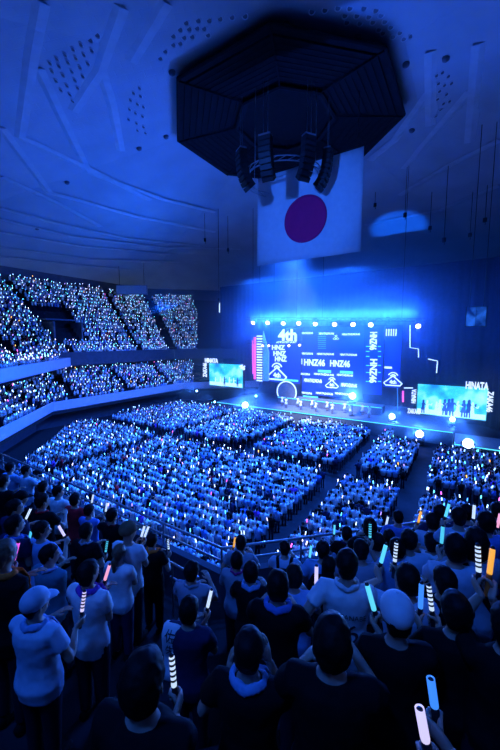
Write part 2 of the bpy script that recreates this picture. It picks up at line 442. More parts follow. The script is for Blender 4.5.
# ------------------------------------------------------------------ flag
fp = on_b(305, 219, -3.0)
flagm = mat('flag_white', (0.80, 0.80, 0.82), 0.8, 0.04, 2); redm = mat('flag_red', (0.85, 0.008, 0.16), 0.8, 0.04, 2)
FW = (on_b(358, 219, -3) - on_b(255, 219, -3)).dot(EX); FH = FW * 0.82; fp.z += FW * 0.06
fl = empty('flag', fp); tag(fl, 'big white flag with a red disc hanging under the black octagon', 'flag')
def wav(x, z): return 0.06 * math.sin(x * 1.3 + z * 0.4) * (0.5 - z / FH)
mb = MB(); nx, nz = 40, 16
for j in range(nz + 1):
    for i in range(nx + 1):
        x = FW * (i / nx - 0.5); z = FH * (j / nz - 0.5); mb.v.append(tuple(EX * x + MX * (wav(x, z) + 0.012) + ZX * z))
for j in range(nz):
    for i in range(nx):
        q = j * (nx + 1) + i; mb.f.append((q, q + 1, q + nx + 2, q + nx + 1)); mb.m.append(0)
f = mb.build('cloth', flagm, fl, True); s = f.modifiers.new('solid', 'SOLIDIFY'); s.thickness = 0.02
mb = MB(); rr = FW * 0.205; mb.v.append(tuple(MX * (wav(0, -FW * 0.06) - 0.03) - ZX * (FW * 0.06)))
nr, ns = 8, 48
for q in range(1, nr + 1):
    for j in range(ns):
        x = rr * q / nr * math.cos(2 * math.pi * j / ns); z = rr * q / nr * math.sin(2 * math.pi * j / ns) - FW * 0.06
        mb.v.append(tuple(EX * x + MX * (wav(x, z) - 0.03) + ZX * z))
for j in range(ns): mb.f.append((0, 1 + j, 1 + (j + 1) % ns)); mb.m.append(0)
for q in range(nr - 1):
    for j in range(ns):
        k = (j + 1) % ns; mb.f.append((1 + q * ns + j, 1 + q * ns + k, 1 + (q + 1) * ns + k, 1 + (q + 1) * ns + j)); mb.m.append(0)
f = mb.build('red_disc', redm, fl, True); s = f.modifiers.new('solid', 'SOLIDIFY'); s.thickness = 0.008
mb = MB(); mb.tube([EX * (-FW / 2) + ZX * (FH / 2), EX * (FW / 2) + ZX * (FH / 2)], 0.06, 8)
mb.build('bar', dark_metal, fl)
mb = MB()
for q in (-0.45, 0, 0.45): mb.tube([EX * (FW * q) + ZX * (FH / 2), EX * (FW * q) + ZX * (33.1 - fp.z if (fp + EX * (FW * q) - rig.location).to_2d().length < 10.4 else ceil_z(apo(fp + EX * (FW * q))) - fp.z)], 0.025, 5)
mb.build('wire', dark_metal, fl)

# ------------------------------------------------------------------ cables hanging from the ceiling
def cable(px, y0, y1, Y, label):
    d = ray(px, y1); p = CAM + d * (Y / d.y)
    zt = ceil_z(apo(p))
    e = empty('hanging_cable', (p.x, p.y, p.z)); tag(e, label, 'cable', 'thin cables hanging from the ceiling')
    mb = MB(); mb.tube([(0, 0, 0), (0, 0, zt - p.z)], 0.035, 5); mb.build('wire', dark_metal, e)
    mb = MB(); mb.box((0, 0, 0), (0.16, 0.16, 0.25)); mb.tube([(0, 0, -0.25), (0.1, 0, -0.45), (0, 0, -0.6)], 0.04, 5); mb.build('hoist', dark_metal, e)
for a in ((219, 200, 300, 55, 'long thin cable hanging left of the stage above the white tube'), (228, 210, 250, 57, 'thin cable hanging just left of the flag'),
          (405, 170, 215, 44, 'thin cable hanging right of the flag in front of the lit ceiling patch'), (444, 158, 240, 42, 'longest thin cable hanging at the right before the dark wall'),
          (430, 190, 228, 48, 'thin cable hanging between the lit ceiling patch and the longest cable'), (470, 188, 235, 46, 'thin cable hanging at the far right of the ceiling'),
          (485, 178, 220, 44, 'rightmost thin cable hanging from the ceiling'), (375, 180, 205, 50, 'short thin cable beside the right edge of the flag'), (205, 205, 240, 56, 'leftmost short thin cable under the ceiling')):
    cable(*a)

# ------------------------------------------------------------------ curtain round the back of the stage
cur = mat('curtain', (0.035, 0.045, 0.10), 0.9, 0.2, 2)
mb = MB(); path = [(-28.3, 34), (-28.3, 22.5), (18, 22.5), (33, 6), (35, -12)]
pts = []
for (a0, b0), (a1, b1) in zip(path[:-1], path[1:]):
    L = math.hypot(a1 - a0, b1 - b0); n = int(L / 0.3)
    for i in range(n):
        t = i / n; nx_, ny_ = -(b1 - b0) / L, (a1 - a0) / L; w = 0.10 * math.sin(i * 1.9) + 0.05 * math.sin(i * 0.7)
        pts.append((a0 + (a1 - a0) * t + nx_ * w, b0 + (b1 - b0) * t + ny_ * w))
top = 23.0
for (a, b) in pts: mb.v.append(tuple(hall(a, b, 0.02))); mb.v.append(tuple(hall(a, b, top)))
for i in range(len(pts) - 1): mb.f.append((2 * i, 2 * i + 2, 2 * i + 3, 2 * i + 1)); mb.m.append(0)
o = mb.build('curtain', cur, None, True); s = o.modifiers.new('solid', 'SOLIDIFY'); s.thickness = 0.04
tag(o, 'tall dark blue curtain closing off the hall behind the stage', 'curtain')

# ------------------------------------------------------------------ rails along our own balcony
def railing(i, t0, t1, label):
    n = NRM[i]; t = Vector((-n.y, n.x, 0)); c = CEN + n * 29.12
    e = empty('guard_rail', c + t * ((t0 + t1) / 2) + ZX * 7.55); tag(e, label, 'railing')
    h = (t1 - t0) / 2
    for z, rad in ((0.22, 0.022), (0.48, 0.028)):
        mb = MB(); mb.tube([t * -h + ZX * z, t * h + ZX * z], rad, 8); mb.build('rail', steel, e)
    m = int((t1 - t0) / 1.6)
    for k in range(m + 1):
        mb = MB(); q = t * (-h + 2 * h * k / m); mb.tube([q, q + ZX * 0.48], 0.022, 8); mb.build('post', steel, e)
hs = 29.12 * T22
railing(0, -hs, hs, 'steel two-bar rail on the balcony edge ahead of the front row')
railing(1, -hs, hs, 'steel two-bar rail on the balcony edge turning away to the left')
# sloping stair rail by the aisle
e = empty('stair_rail', (0, 0, 0)); tag(e, 'pale sloping two-bar handrail beside the aisle steps', 'railing')
def at_y(px, py, Y):
    d = ray(px, py); return CAM + d * (Y / d.y)
p0, p1 = at_y(170, 562, 5.15), at_y(199, 578, 4.75); e.location = p1
for dz in (0, -0.26):
    mb = MB(); mb.tube([p0 - p1 + ZX * dz, ZX * dz], 0.02, 8); mb.build('rail', steel, e)
for q in (0.08, 0.92):
    mb = MB(); b = (p0 - p1) * q; mb.tube([b, b - ZX * 0.95], 0.018, 8); mb.build('post', steel, e)

# ------------------------------------------------------------------ entrance box in the far left stand, sign boxes
def sec_pt(i, px, k):
    """point on upper row k of section i under a pixel column"""
    n = NRM[i]; t = Vector((n.y, -n.x, 0)); c = CEN + n * upr(k)
    m = (px - 250) / FPX
    w0 = c.y * cp - (upz(k) - CAMZ) * sp_
    # X = m*w ; X = c.x + s t.x ; w = w0 + s t.y cp
    s = (m * w0 - c.x) / (t.x - m * t.y * cp)
    return c + t * s + ZX * upz(k), s
P, s_vom = sec_pt(3, 62, 12)
n4 = NRM[3]; t4 = Vector((n4.y, -n4.x, 0))
e = empty('entrance_box', P); struct(e); e.name = 'door_1'
mb = MB(); mb.box(n4 * 0.9 + t4 * -2.2 + ZX * 0.1, (3.0, 0.12, 1.5), (n4, t4, ZX)); mb.box(n4 * 0.9 + t4 * 2.2 + ZX * 0.1, (3.0, 0.12, 1.5), (n4, t4, ZX)); mb.box(n4 * 2.9 + ZX * 0.6, (0.12, 2.3, 1.6), (n4, t4, ZX))
mb.build('side_wall', wall_m, e)
mb = MB(); mb.box(n4 * 1.8 + ZX * 2.0, (1.9, 2.4, 0.12), (n4, t4, ZX)); mb.build('lintel', wall_m, e)
VOM = (s_vom - 2.8, s_vom + 2.8)

p = at_y(132, 290, 68)
e = empty('hanging_sign_box', p); tag(e, 'pale blank box hanging under the ceiling above the far left stand', 'box')
w = 68 / FPX * 30
mb = MB(); mb.box((0, 0, 0), (w / 2, 0.25, 0.9)); mb.build('case', mat('sign_case', (0.25, 0.28, 0.38), 0.6), e)
mb = MB(); mb.box((0, -0.27, 0), (w / 2 - 0.12, 0.02, 0.78)); mb.build('face', mat('sign_face', (0.45, 0.5, 0.6), 0.5), e)
mb = MB(); zt = ceil_z(apo(p)) - p.z
for q in (-0.4, 0.4): mb.tube([(w * q, 0, 0.9), (w * q, 0, max(zt, 1.2))], 0.04, 5)
mb.build('hanger', dark_metal, e)
# ------------------------------------------------------------------ stage
def FR(p, rot=0.0):
    """matrix: x along the stage front, y up, z towards the audience"""
    M = Matrix(((EX.x, 0, -MX.x, p[0]), (EX.y, 0, -MX.y, p[1]), (0, 1, 0, p[2]), (0, 0, 0, 1)))
    return M @ Matrix.Rotation(rot, 4, 'Z')
def rect(x0, y0, x1, y1, b):
    """centre and half sizes (along the stage, up) of an upright panel seen in a pixel box"""
    cx, cy = (x0 + x1) / 2, (y0 + y1) / 2
    c = on_b(cx, cy, b); l, r = on_b(x0, cy, b), on_b(x1, cy, b); t, d = on_b(cx, y0, b), on_b(cx, y1, b)
    return c, (r - l).dot(EX) / 2, (t.z - d.z) / 2
AX = (EX, MX, ZX)
stagem = mat('stage_black', (0.12, 0.125, 0.15), 0.5, 0.2, 3)
led_blue = glow('led_blue', (0.0, 0.03, 0.42), 0.8)
led_line = glow('led_white', (0.62, 0.86, 1.0), 1.5, False)
led_cyan = glow('led_cyan', (0.10, 0.72, 1.0), 1.3, False)
led_dim = glow('led_dim', (0.05, 0.30, 1.0), 0.9, False)
led_mag = glow('led_magenta', (0.9, 0.10, 0.75), 1.4, False)
sign_w = glow('sign_white', (0.70, 0.85, 1.0), 1.3, False)

def led_mat():
    m = bpy.data.materials.new('led_picture'); m.use_nodes = True; nt = m.node_tree; b = nt.nodes['Principled BSDF']
    tc = nt.nodes.new('ShaderNodeTexCoord'); nz = nt.nodes.new('ShaderNodeTexNoise'); nz.inputs['Scale'].default_value = 0.55; nz.inputs['Detail'].default_value = 5
    nt.links.new(tc.outputs['Object'], nz.inputs['Vector'])
    cr = nt.nodes.new('ShaderNodeValToRGB'); E = cr.color_ramp.elements
    E[0].position = 0.30; E[0].color = (0.01, 0.20, 0.75, 1); E[1].position = 0.72; E[1].color = (0.35, 0.90, 1.0, 1)
    q = E.new(0.5); q.color = (0.03, 0.55, 0.90, 1)
    nt.links.new(nz.outputs['Fac'], cr.inputs['Fac']); nt.links.new(cr.outputs['Color'], b.inputs['Emission Color'])
    b.inputs['Emission Strength'].default_value = 1.5; b.inputs['Base Color'].default_value = (0.01, 0.01, 0.01, 1)
    return m
led_pic = led_mat()

# decks
def deck(name, a0, a1, b0, b1, z0, z1, label, cat='stage'):
    e = empty(name, hall((a0 + a1) / 2, (b0 + b1) / 2, z0)); tag(e, label, cat)
    mb = MB(); mb.box((0, 0, (z1 - z0) / 2), ((a1 - a0) / 2, (b1 - b0) / 2, (z1 - z0) / 2), AX); mb.build('platform', stagem, e)
    mb = MB(); mb.box(MX * (-(b1 - b0) / 2 - 0.03) + ZX * (z1 - z0 - 0.12), ((a1 - a0) / 2, 0.03, 0.05), AX); mb.build('edge_light', led_cyan, e)
    return e
deck('stage', -19, 15, 9.5, 21.5, 0, 1.7, 'long dark main stage with a glowing front edge')
deck('stage_riser', -9.5, 6.5, 13.4, 15.4, 1.7, 2.9, 'dark raised step with a glowing edge in the middle of the stage')
deck('stage_wing', 15.2, 21, 6.5, 11, 0, 1.2, 'low dark side stage at the right below the big screen')

# backdrop LED walls
def panel(x0, y0, x1, y1, b, label, name='led_wall', th=0.25, m=None, cat='led wall'):
    c, w, h = rect(x0, y0, x1, y1, b); e = empty(name, c); tag(e, label, cat)
    mb = MB(); mb.box(MX * (th / 2 + 0.02), (w + 0.08, th / 2, h + 0.08), AX); mb.build('frame', dark_metal, e)
    mb = MB(); mb.box((0, 0, 0), (w, 0.03, h), AX); mb.build('display', m or led_blue, e)
    return e, c
def local(parent_c, px, py, b, rot=0.0, off=0.05):
    return FR(on_b(px, py, b) - parent_c - MX * off, rot)
def pxw(x0, x1, y, b): return (on_b(x1, y, b) - on_b(x0, y, b)).dot(EX)
def pxh(x, y0, y1, b): return on_b(x, y0, b).z - on_b(x, y1, b).z
def write(e, c, s, x0, x1, y, b, h=None, m=None, rot=0.0, ex=0.02):
    M = local(c, (x0 + x1) / 2, y, b, rot)
    return lettering(s, e, m or led_line, M, pxw(x0, x1, y, b) if not rot else h, None if rot else h, ex)
def emblem(e, c, px, py, s, b, m=None):
    """triangle badge with 4th inside and arcs above; s = height in pixels"""
    m = m or led_line; k = s / FPX * (on_b(px, py, b) - CAM).length; M = local(c, px, py, b)
    mb = MB()
    def P(x, y): return M @ Vector((x * k, y * k, 0.0))
    tri = [(-0.72, -0.32), (0.0, 0.30), (0.72, -0.32)]
    for a, d in ((0, 1), (1, 2)): mb.tube([P(*tri[a]), P(*tri[d])], 0.05 * k, 5)
    mb.tube([P(-0.72, -0.32), P(-0.55, -0.5), P(0.55, -0.5), P(0.72, -0.32)], 0.05 * k, 5)
    for rad in (0.22, 0.40):
        mb.tube([P(rad * math.cos(t), 0.18 + rad * math.sin(t)) for t in [R(25 + 13 * q) for q in range(11)]], 0.045 * k, 5)
    mb.build('emblem', m, e)
    lettering('4th', e, m, M @ Matrix.Translation((0, -0.2 * k, 0)), 0.55 * k, 0.34 * k, 0.02)

B1 = 15.8
e, c = panel(270, 328, 300, 383, B1, 'blue logo panel with the big 4th lettering left of the main screen')
write(e, c, '4th', 278, 297, 335, B1, pxh(288, 329, 341, B1))
write(e, c, 'ANNIVERSARY', 276, 297, 342, B1, pxh(288, 340.8, 343.2, B1))
for y, x0, x1 in ((347.5, 272, 285), (353.5, 273.5, 286), (359, 275, 287)): write(e, c, 'HNZ', x0, x1, y, B1, pxh(280, y - 2.5, y + 2.5, B1))
emblem(e, c, 277, 372, 15, B1)
mb = MB(); q0, w, h = rect(274, 379, 298, 381, B1); mb.box(q0 - c - MX * 0.06, (w, 0.03, h), AX); mb.build('light_strip', led_cyan, e)

e, c = panel(301, 327, 362, 397, B1, 'wide main screen at the stage centre with two rows of big white letters')
write(e, c, 'HNZ46', 304, 325, 362.5, B1, pxh(314, 359, 366, B1)); write(e, c, 'HNZ46', 330, 350, 363.5, B1, pxh(340, 360, 367, B1))
write(e, c, '8', 297.5 + 4, 300.5 + 2, 361.5, B1, pxh(300, 358.5, 364.5, B1))
for (y, xs) in ((333, ((302, 313), (319, 334), (342, 360))), (353.5, ((302, 313), (317, 334), (340, 357))), (374, ((301, 310), (314, 334), (337, 353))), (380.5, ((304, 322),)), (384, ((341, 357),)), (393, ((302, 312), (316, 333), (335, 355)))):
    for (x0, x1) in xs: write(e, c, 'HINATAZAKA46', x0, x1, y + (x0 - 300) * 0.03, B1, pxh(x0, y - 1.1, y + 1.1, B1) * (1.7 if y in (380.5, 384) else 1))
emblem(e, c, 332, 383, 9, B1); emblem(e, c, 336, 337.5, 4, B1)
mb = MB()
for (x0, y0, x1, y1) in ((318, 370, 331, 372.5), (340, 371, 353, 373.5), (303, 396, 318, 397.5)):
    q0, w, h = rect(x0, y0, x1, y1, B1); mb.box(q0 - c - MX * 0.05, (w, 0.03, h), AX)
mb.build('light_strip', led_cyan, e)
mb = MB()
for q in range(9):
    q0, w, h = rect(318, 332 + q * 2.0, 326, 332.7 + q * 2.0, B1); mb.box(q0 - c - MX * 0.05, (w, 0.02, h), AX)
mb.build('stripe_pattern', led_dim, e)

e, c = panel(364, 326, 383, 395, B1 - 0.6, 'tall narrow screen with sideways white letters right of the main screen')
for y0, y1, s in ((332, 350, 'HNZ46'), (359, 383, 'HNZ46')):
    ym = (y0 + y1) / 2; M = local(c, 373.5, ym, B1 - 0.6, R(-90))
    lettering(s, e, led_line, M, pxh(373, y0, y1, B1 - 0.6), pxw(370, 377.5, ym, B1 - 0.6), 0.02)
mb = MB()
for y in (346, 351, 356, 365, 372, 381):
    for (x0, x1) in ((366, 369.5), (378, 381)):
        q0, w, h = rect(x0, y, x1, y + 0.8, B1 - 0.6); mb.box(q0 - c - MX * 0.06, (w, 0.02, h), AX)
mb.build('tick_mark', led_cyan, e)

e, c = panel(384, 326, 401, 388, B1, 'dim blue screen with a small triangle emblem at the right end of the backdrop')
emblem(e, c, 393, 379.5, 11, B1)
mb = MB()
for q in range(5): q0, w, h = rect(386 + q * 2.4, 329, 387 + q * 2.4, 336, B1); mb.box(q0 - c - MX * 0.05, (w, 0.02, h), AX)
q0, w, h = rect(384.5, 366.5, 392, 368.5, B1); mb.box(q0 - c - MX * 0.05, (w, 0.02, h), AX)
mb.build('light_bar', led_line, e)

# striped tower and pale fin on the left of the stage
c, w, h = rect(256.5, 335, 262.5, 382, 14.2)
e = empty('light_tower', c - ZX * h); tag(e, 'striped glowing tower at the left end of the stage backdrop', 'light tower')
mb = MB(); mb.box(ZX * h + MX * 0.35, (w, 0.3, h), AX); mb.build('frame', dark_metal, e)
for q in range(18):
    mb = MB(); mb.box(ZX * (h * 2 * (q + 0.5) / 18), (w * 0.92, 0.05, h / 18 * 0.5), AX); mb.build('light_bar', led_line, e)
mb = MB(); mb.box(ZX * h - EX * (w + 0.35), (0.16, 0.12, h * 0.9), AX); mb.build('edge_light', led_mag, e, )
p0, p1, p2, p3 = on_b(263, 381, 14), on_b(268.5, 381, 14), on_b(268.5, 352, 14), on_b(263, 331, 14)
e = empty('stage_fin', p0); tag(e, 'pale pointed blade shaped fin beside the striped tower', 'stage decoration')
mb = MB(); A = [p - p0 for p in (p0, p1, p2, p3)]; mb.rings([[q for q in A], [q + MX * 0.25 for q in A]]); mb.build('blade', mat('fin_white', (0.7, 0.72, 0.8), 0.5), e)
# round arch
c0 = on_b(286.5, 392, 13.6); rad = pxw(277, 296, 392, 13.6) / 2
e = empty('round_arch', (c0.x, c0.y, c0.z - rad)); tag(e, 'dark round arch outlined in pale light under the logo panel', 'arch')
mb = MB(); mb.tube([EX * (rad * math.cos(t)) + ZX * (rad + rad * math.sin(t)) for t in [R(-30 + 12 * q) for q in range(21)]], 0.09, 6); mb.build('outline', led_line, e)
mb = MB(); mb.rings([[EX * (rad * math.cos(t)) + ZX * (rad + rad * math.sin(t)) + MX * d for t in [2 * math.pi * q / 32 for q in range(32)]] for d in (0.15, 0.4)]); mb.build('disc', stagem, e)

# big side screens with dancers on them
def big_screen(x0, y0, x1, y1, b, label, dancers):
    c, w, h = rect(x0, y0, x1, y1, b); e = empty('side_screen', c); tag(e, label, 'screen')
    mb = MB(); mb.box(MX * 0.3, (w + 0.12, 0.24, h + 0.12), AX); mb.build('frame', dark_metal, e)
    mb = MB(); mb.box((0, 0, 0), (w, 0.05, h), AX); mb.build('display', led_pic, e)
    dk = glow('led_figure_dark', (0.004, 0.05, 0.35), 0.8, False); lt = glow('led_figure_light', (0.55, 0.95, 1.0), 1.2, False)
    for i, (u, hh, light) in enumerate(dancers):
        mb = MB(); s = hh * h * 0.92
        O = EX * (u * w) - ZX * (h * 0.92) - MX * 0.07
        def Q(x, z): return O + EX * (x * s) + ZX * (z * s)
        mb.tube([Q(0, 0.85), Q(0, 1.0), Q(0.02, 1.08)], [(0.075 * s, 0.01)] * 2 + [(0.04 * s, 0.01)], 8, up=EX)
        mb.tube([Q(-0.02, 0.28), Q(0, 0.55), Q(0, 0.8), Q(0, 0.86)], [(0.16 * s, 0.01), (0.09 * s, 0.01), (0.12 * s, 0.01), (0.05 * s, 0.01)], 8, up=EX)
        mb.tube([Q(-0.08, 0), Q(-0.07, 0.3)], [(0.045 * s, 0.01)] * 2, 6, up=EX); mb.tube([Q(0.08, 0), Q(0.06, 0.3)], [(0.045 * s, 0.01)] * 2, 6, up=EX)
        mb.tube([Q(0.13, 0.76), Q(0.30, 0.6 + 0.1 * (i % 3)), Q(0.34, 0.85)], [(0.04 * s, 0.01)] * 3, 6, up=EX)
        mb.build('screen_figure', lt if light else dk, e)
    mb = MB(); mb.box(-ZX * (h * 0.80) - MX * 0.06, (w * 0.98, 0.005, h * 0.16), AX); mb.build('screen_floor', lt, e)
    return e, c
e, c = big_screen(415.5, 386, 485.5, 417, 12.6, 'large tilted-looking screen at the right showing a row of dancers',
    [(-0.80, 0.9, 0), (-0.68, 0.9, 1), (-0.40, 0.85, 1), (-0.30, 1.0, 1), (-0.16, 1.05, 0), (-0.04, 1.1, 0), (0.05, 1.15, 0), (0.22, 1.0, 1), (0.38, 1.1, 0), (0.52, 1.15, 0), (0.62, 1.0, 1)])
lettering('HINATA', e, sign_w, local(c, 477, 385.5, 12.6, 0, 0.15), pxw(466, 489, 385.5, 12.6), pxh(477, 381.5, 389, 12.6), 0.08)
lettering('ZAKA46', e, sign_w, local(c, 490, 401.5, 12.6, R(-90), 0.15), pxh(490, 391, 412, 12.6), pxw(487, 493.5, 400, 12.6), 0.08)
lettering('HINATA', e, sign_w, local(c, 414, 396, 12.6, R(90), 0.15), pxh(414, 389, 403, 12.6), pxw(412, 416.5, 396, 12.6), 0.08)
lettering('ZAKA46', e, sign_w, local(c, 414, 411, 12.6, 0, 0.15), pxw(407, 420, 411, 12.6), pxh(414, 409, 414, 12.6), 0.08)
e, c = big_screen(209, 364, 242, 386.5, 12.6, 'smaller bright cyan screen left of the stage showing dancers',
    [(-0.6, 0.7, 1), (-0.3, 0.8, 1), (-0.05, 0.8, 0), (0.25, 0.8, 1), (0.5, 0.75, 1), (0.72, 0.8, 0)])
lettering('HINATA', e, sign_w, local(c, 212, 360.5, 12.6, 0, 0.15), pxw(206, 219, 360.5, 12.6), pxh(212, 358.5, 363, 12.6), 0.08)
lettering('ZAKA46', e, sign_w, local(c, 205.5, 370, 12.6, R(90), 0.15), pxh(205, 363, 377, 12.6), pxw(203.5, 207.5, 370, 12.6), 0.08)
lettering('46', e, sign_w, local(c, 243, 367, 12.6, R(-20), 0.15), pxw(240, 246, 367, 12.6), pxh(243, 364.5, 369.5, 12.6), 0.08)

# small screen hanging high on the right
c, w, h = rect(466, 307, 486, 326, 8.0)
e = empty('hanging_screen', c); tag(e, 'small dim blue screen hanging high at the right before the dark wall', 'screen')
dim = bpy.data.materials.new('dim_picture'); dim.use_nodes = True; nt = dim.node_tree; b = nt.nodes['Principled BSDF']
nz = nt.nodes.new('ShaderNodeTexNoise'); nz.inputs['Scale'].default_value = 1.3; cr = nt.nodes.new('ShaderNodeValToRGB')
tc = nt.nodes.new('ShaderNodeTexCoord'); nt.links.new(tc.outputs['Object'], nz.inputs['Vector'])
cr.color_ramp.elements[0].position = 0.35; cr.color_ramp.elements[0].color = (0.0, 0.01, 0.12, 1); cr.color_ramp.elements[1].position = 0.7; cr.color_ramp.elements[1].color = (0.02, 0.16, 0.9, 1)
nt.links.new(nz.outputs['Fac'], cr.inputs['Fac']); nt.links.new(cr.outputs['Color'], b.inputs['Emission Color']); b.inputs['Emission Strength'].default_value = 0.8; b.inputs['Base Color'].default_value = (0.01, 0.01, 0.02, 1)
for s in (-1, 1):
    mb = MB(); mb.box(EX * (s * w * 0.5), (w * 0.48, 0.06, h), AX); mb.build('display', dim, e)
mb = MB(); mb.box(MX * 0.2, (w + 0.05, 0.12, h + 0.05), AX); mb.build('frame', dark_metal, e)
mb = MB()
for s in (-0.7, 0.7): mb.tube([EX * (w * s) + ZX * h + MX * 0.2, EX * (w * s) + MX * 0.2 + ZX * (ceil_z(apo(c)) - c.z)], 0.03, 5)
mb.build('hanger', dark_metal, e)

# thin step-shaped light tubes and the white tube on the left
def tube_light(pts, b, label, rad=0.06, m=None):
    P = [on_b(x, y, b) for x, y in pts]; e = empty('light_tube', P[0]); tag(e, label, 'light tube')
    mb = MB(); mb.tube([p - P[0] for p in P], rad, 6); mb.build('tube', m or led_line, e)
    mb = MB(); mb.tube([p - P[0] + MX * 0.1 for p in P], rad * 1.2, 5); mb.build('mount', dark_metal, e)
tube_light([(410, 325), (410, 347.5), (418.5, 349), (418.5, 357.5)], 13, 'upper thin stepped light tube between the stage and the right screen')
tube_light([(428, 359), (437.5, 361), (436.5, 373)], 13, 'lower thin stepped light tube just above the right screen')
tube_light([(404, 388), (413, 388)], 13, 'short level light tube left of the right screen')
tube_light([(219.5, 302.5), (219.5, 312.5)], 13, 'short upright white light tube hanging high left of the stage', 0.09)
tube_light([(397.5, 388), (397.5, 411)], 14.5, 'thin upright blue tube beside the magenta stage doorway', 0.05, led_dim)
tube_light([(403, 391), (403, 402)], 14, 'short upright lilac tube at the right end of the stage', 0.12, led_mag)
tube_light([(252.5, 340), (253, 374)], 15, 'upright magenta tube behind the striped tower', 0.11, led_mag)

# trusses with lamps
def truss(p, q, name, label):
    e = empty(name, p); tag(e, label, 'truss'); d = q - p; L = d.length; u = d / L
    s = u.cross(ZX); mb = MB()
    for o in (s * 0.2 + ZX * 0.2, s * -0.2 + ZX * 0.2, s * 0.2 - ZX * 0.2, s * -0.2 - ZX * 0.2): mb.tube([o, o + d], 0.03, 5)
    mb.build('chord', dark_metal, e); mb = MB(); n = int(L / 0.6)
    for i in range(n):
        a, b = u * (L * i / n), u * (L * (i + 1) / n); k = 1 if i % 2 else -1
        mb.tube([a + s * 0.2 + ZX * 0.2 * k, b + s * 0.2 - ZX * 0.2 * k], 0.015, 4); mb.tube([a - s * 0.2 + ZX * 0.2 * k, b - s * 0.2 - ZX * 0.2 * k], 0.015, 4)
    mb.build('bracing', dark_metal, e); mb = MB()
    for f in (0.1, 0.5, 0.9):
        w = p + d * f; mb.tube([d * f + ZX * 0.2, d * f + ZX * (ceil_z(apo(w)) - w.z)], 0.03, 5)
    mb.build('hanger', dark_metal, e)
truss(on_b(246, 318.5, 13.5), on_b(425, 320, 13.5), 'lighting_truss', 'long dark truss carrying the row of bright lamps above the stage')
truss(on_b(248, 342, 12.8), on_b(302, 342.5, 12.8), 'lighting_truss', 'short lower truss carrying small lamps in front of the logo panel')
lens_w = glow('lens_white', (0.80, 0.92, 1.0), 9.0, False); lens_p = glow('lens_pink', (0.95, 0.72, 1.0), 8.0, False); lens_b = glow('lens_blue', (0.25, 0.55, 1.0), 9.0, False)
LAMPS = []
def lamp(px, py, b, label, m, aim, rad=0.22, power=0, col=(0.1, 0.35, 1), angle=30, up=False, cat='stage lamp'):
    """moving-head lamp: its lens faces `aim`"""
    p = on_b(px, py, b); e = empty('moving_head_lamp', p); tag(e, label, cat)
    d = unit(Vector(aim) - p); Z = ZX if not up else -ZX
    side = unit(d.cross(ZX))
    mb = MB(); mb.box(Z * (rad * 2.2), (rad * 1.2, rad * 1.0, rad * 0.4), (side, unit(ZX.cross(side)), ZX)); mb.build('base', black_pl, e)
    mb = MB()
    for s in (-1, 1): mb.box(side * (s * rad * 1.25) + Z * (rad * 0.9), (rad * 0.12, rad * 0.35, rad * 1.2), (side, unit(ZX.cross(side)), ZX))
    mb.build('yoke', black_pl, e)
    mb = MB(); mb.tube([d * (-rad * 1.7), d * (-rad * 0.9), d * (rad * 0.55)], [rad * 0.7, rad * 1.1, rad * 1.1], 12); h = mb.build('head', black_pl, e)
    mb = MB(); mb.tube([d * (rad * 0.55), d * (rad * 0.72), d * (rad * 0.78)], [rad, rad * 0.9, rad * 0.4], 14); mb.build('lens', m, h)
    if power:
        l = bpy.data.lights.new('stage_beam', 'SPOT'); l.energy = power; l.color = col; l.spot_size = R(angle); l.spot_blend = 0.6; l.shadow_soft_size = rad * 0.8
        lo = bpy.data.objects.new('stage_beam', l); COL.objects.link(lo); lo.location = p + d * (rad * 1.0)
        lo.rotation_euler = d.to_track_quat('-Z', 'Y').to_euler()
    return e
ORD = ['leftmost', 'second', 'third', 'fourth', 'fifth', 'sixth', 'seventh', 'eighth', 'ninth', 'rightmost']
top = [(253.5, 322.5, 'p'), (268, 322.5, 'p'), (283.5, 323), (299, 323), (315.5, 323.5), (334.5, 324, 'p'), (353, 324, 'p'), (371, 324.5), (418, 325.5, 'p')]
BEAM = [(-14, -14), (-9, -20), (-4, -12), (2, -24), (-2, -6), (8, -18), (12, -12), (6, -26), (16, -8)]
for i, t in enumerate(top):
    a, b_ = BEAM[i]
    lamp(t[0], t[1], 13.5, ('rightmost' if i == 8 else ORD[i]) + ' of the bright lamps on the long truss above the stage', lens_p if len(t) > 2 else lens_w, hall(a, b_, 1), 0.30, 2800 if i % 2 == 0 else 4200, (0.002, 0.075, 1.0), 44 if i % 2 == 0 else 15)
for i, (x, y) in enumerate(((263, 345.5), (269, 345.5), (289, 345.5), (299.5, 345))):
    lamp(x, y, 12.8, ORD[i] + ' small lamp from the left on the short lower truss', lens_p, hall(-10 + 5 * i, -10, 2), 0.17)
fl = [(245, 405, 9.0, 'big white lamp on the floor left of the stage', 0.46, (-8, -18)), (256, 396, 11.5, 'small lamp just right of the brightest left floor lamp', 0.18, (-2, -10)),
      (215, 402, 11.5, 'pale blue floor lamp left of the brightest left lamp', 0.2, (-18, -8)), (352.5, 396, 11.2, 'bright white lamp on the stage floor under the main screen', 0.40, (4, -12)),
      (392, 416.5, 10.6, 'bright lamp at the right end of the stage front', 0.34, (10, -20)), (419.5, 434, 8.0, 'starry white lamp on the floor in front of the right screen', 0.40, (8, -26)),
      (468, 443.5, 5.6, 'large dazzling white lamp on the floor at the far right', 0.46, (2, -32)), (452.5, 419.5, 11.5, 'bright lamp directly below the right screen', 0.26, (14, -16)),
      (197, 391, 12.5, 'small bluish floor lamp at the left end behind the arena crowd', 0.2, (-20, -10))]
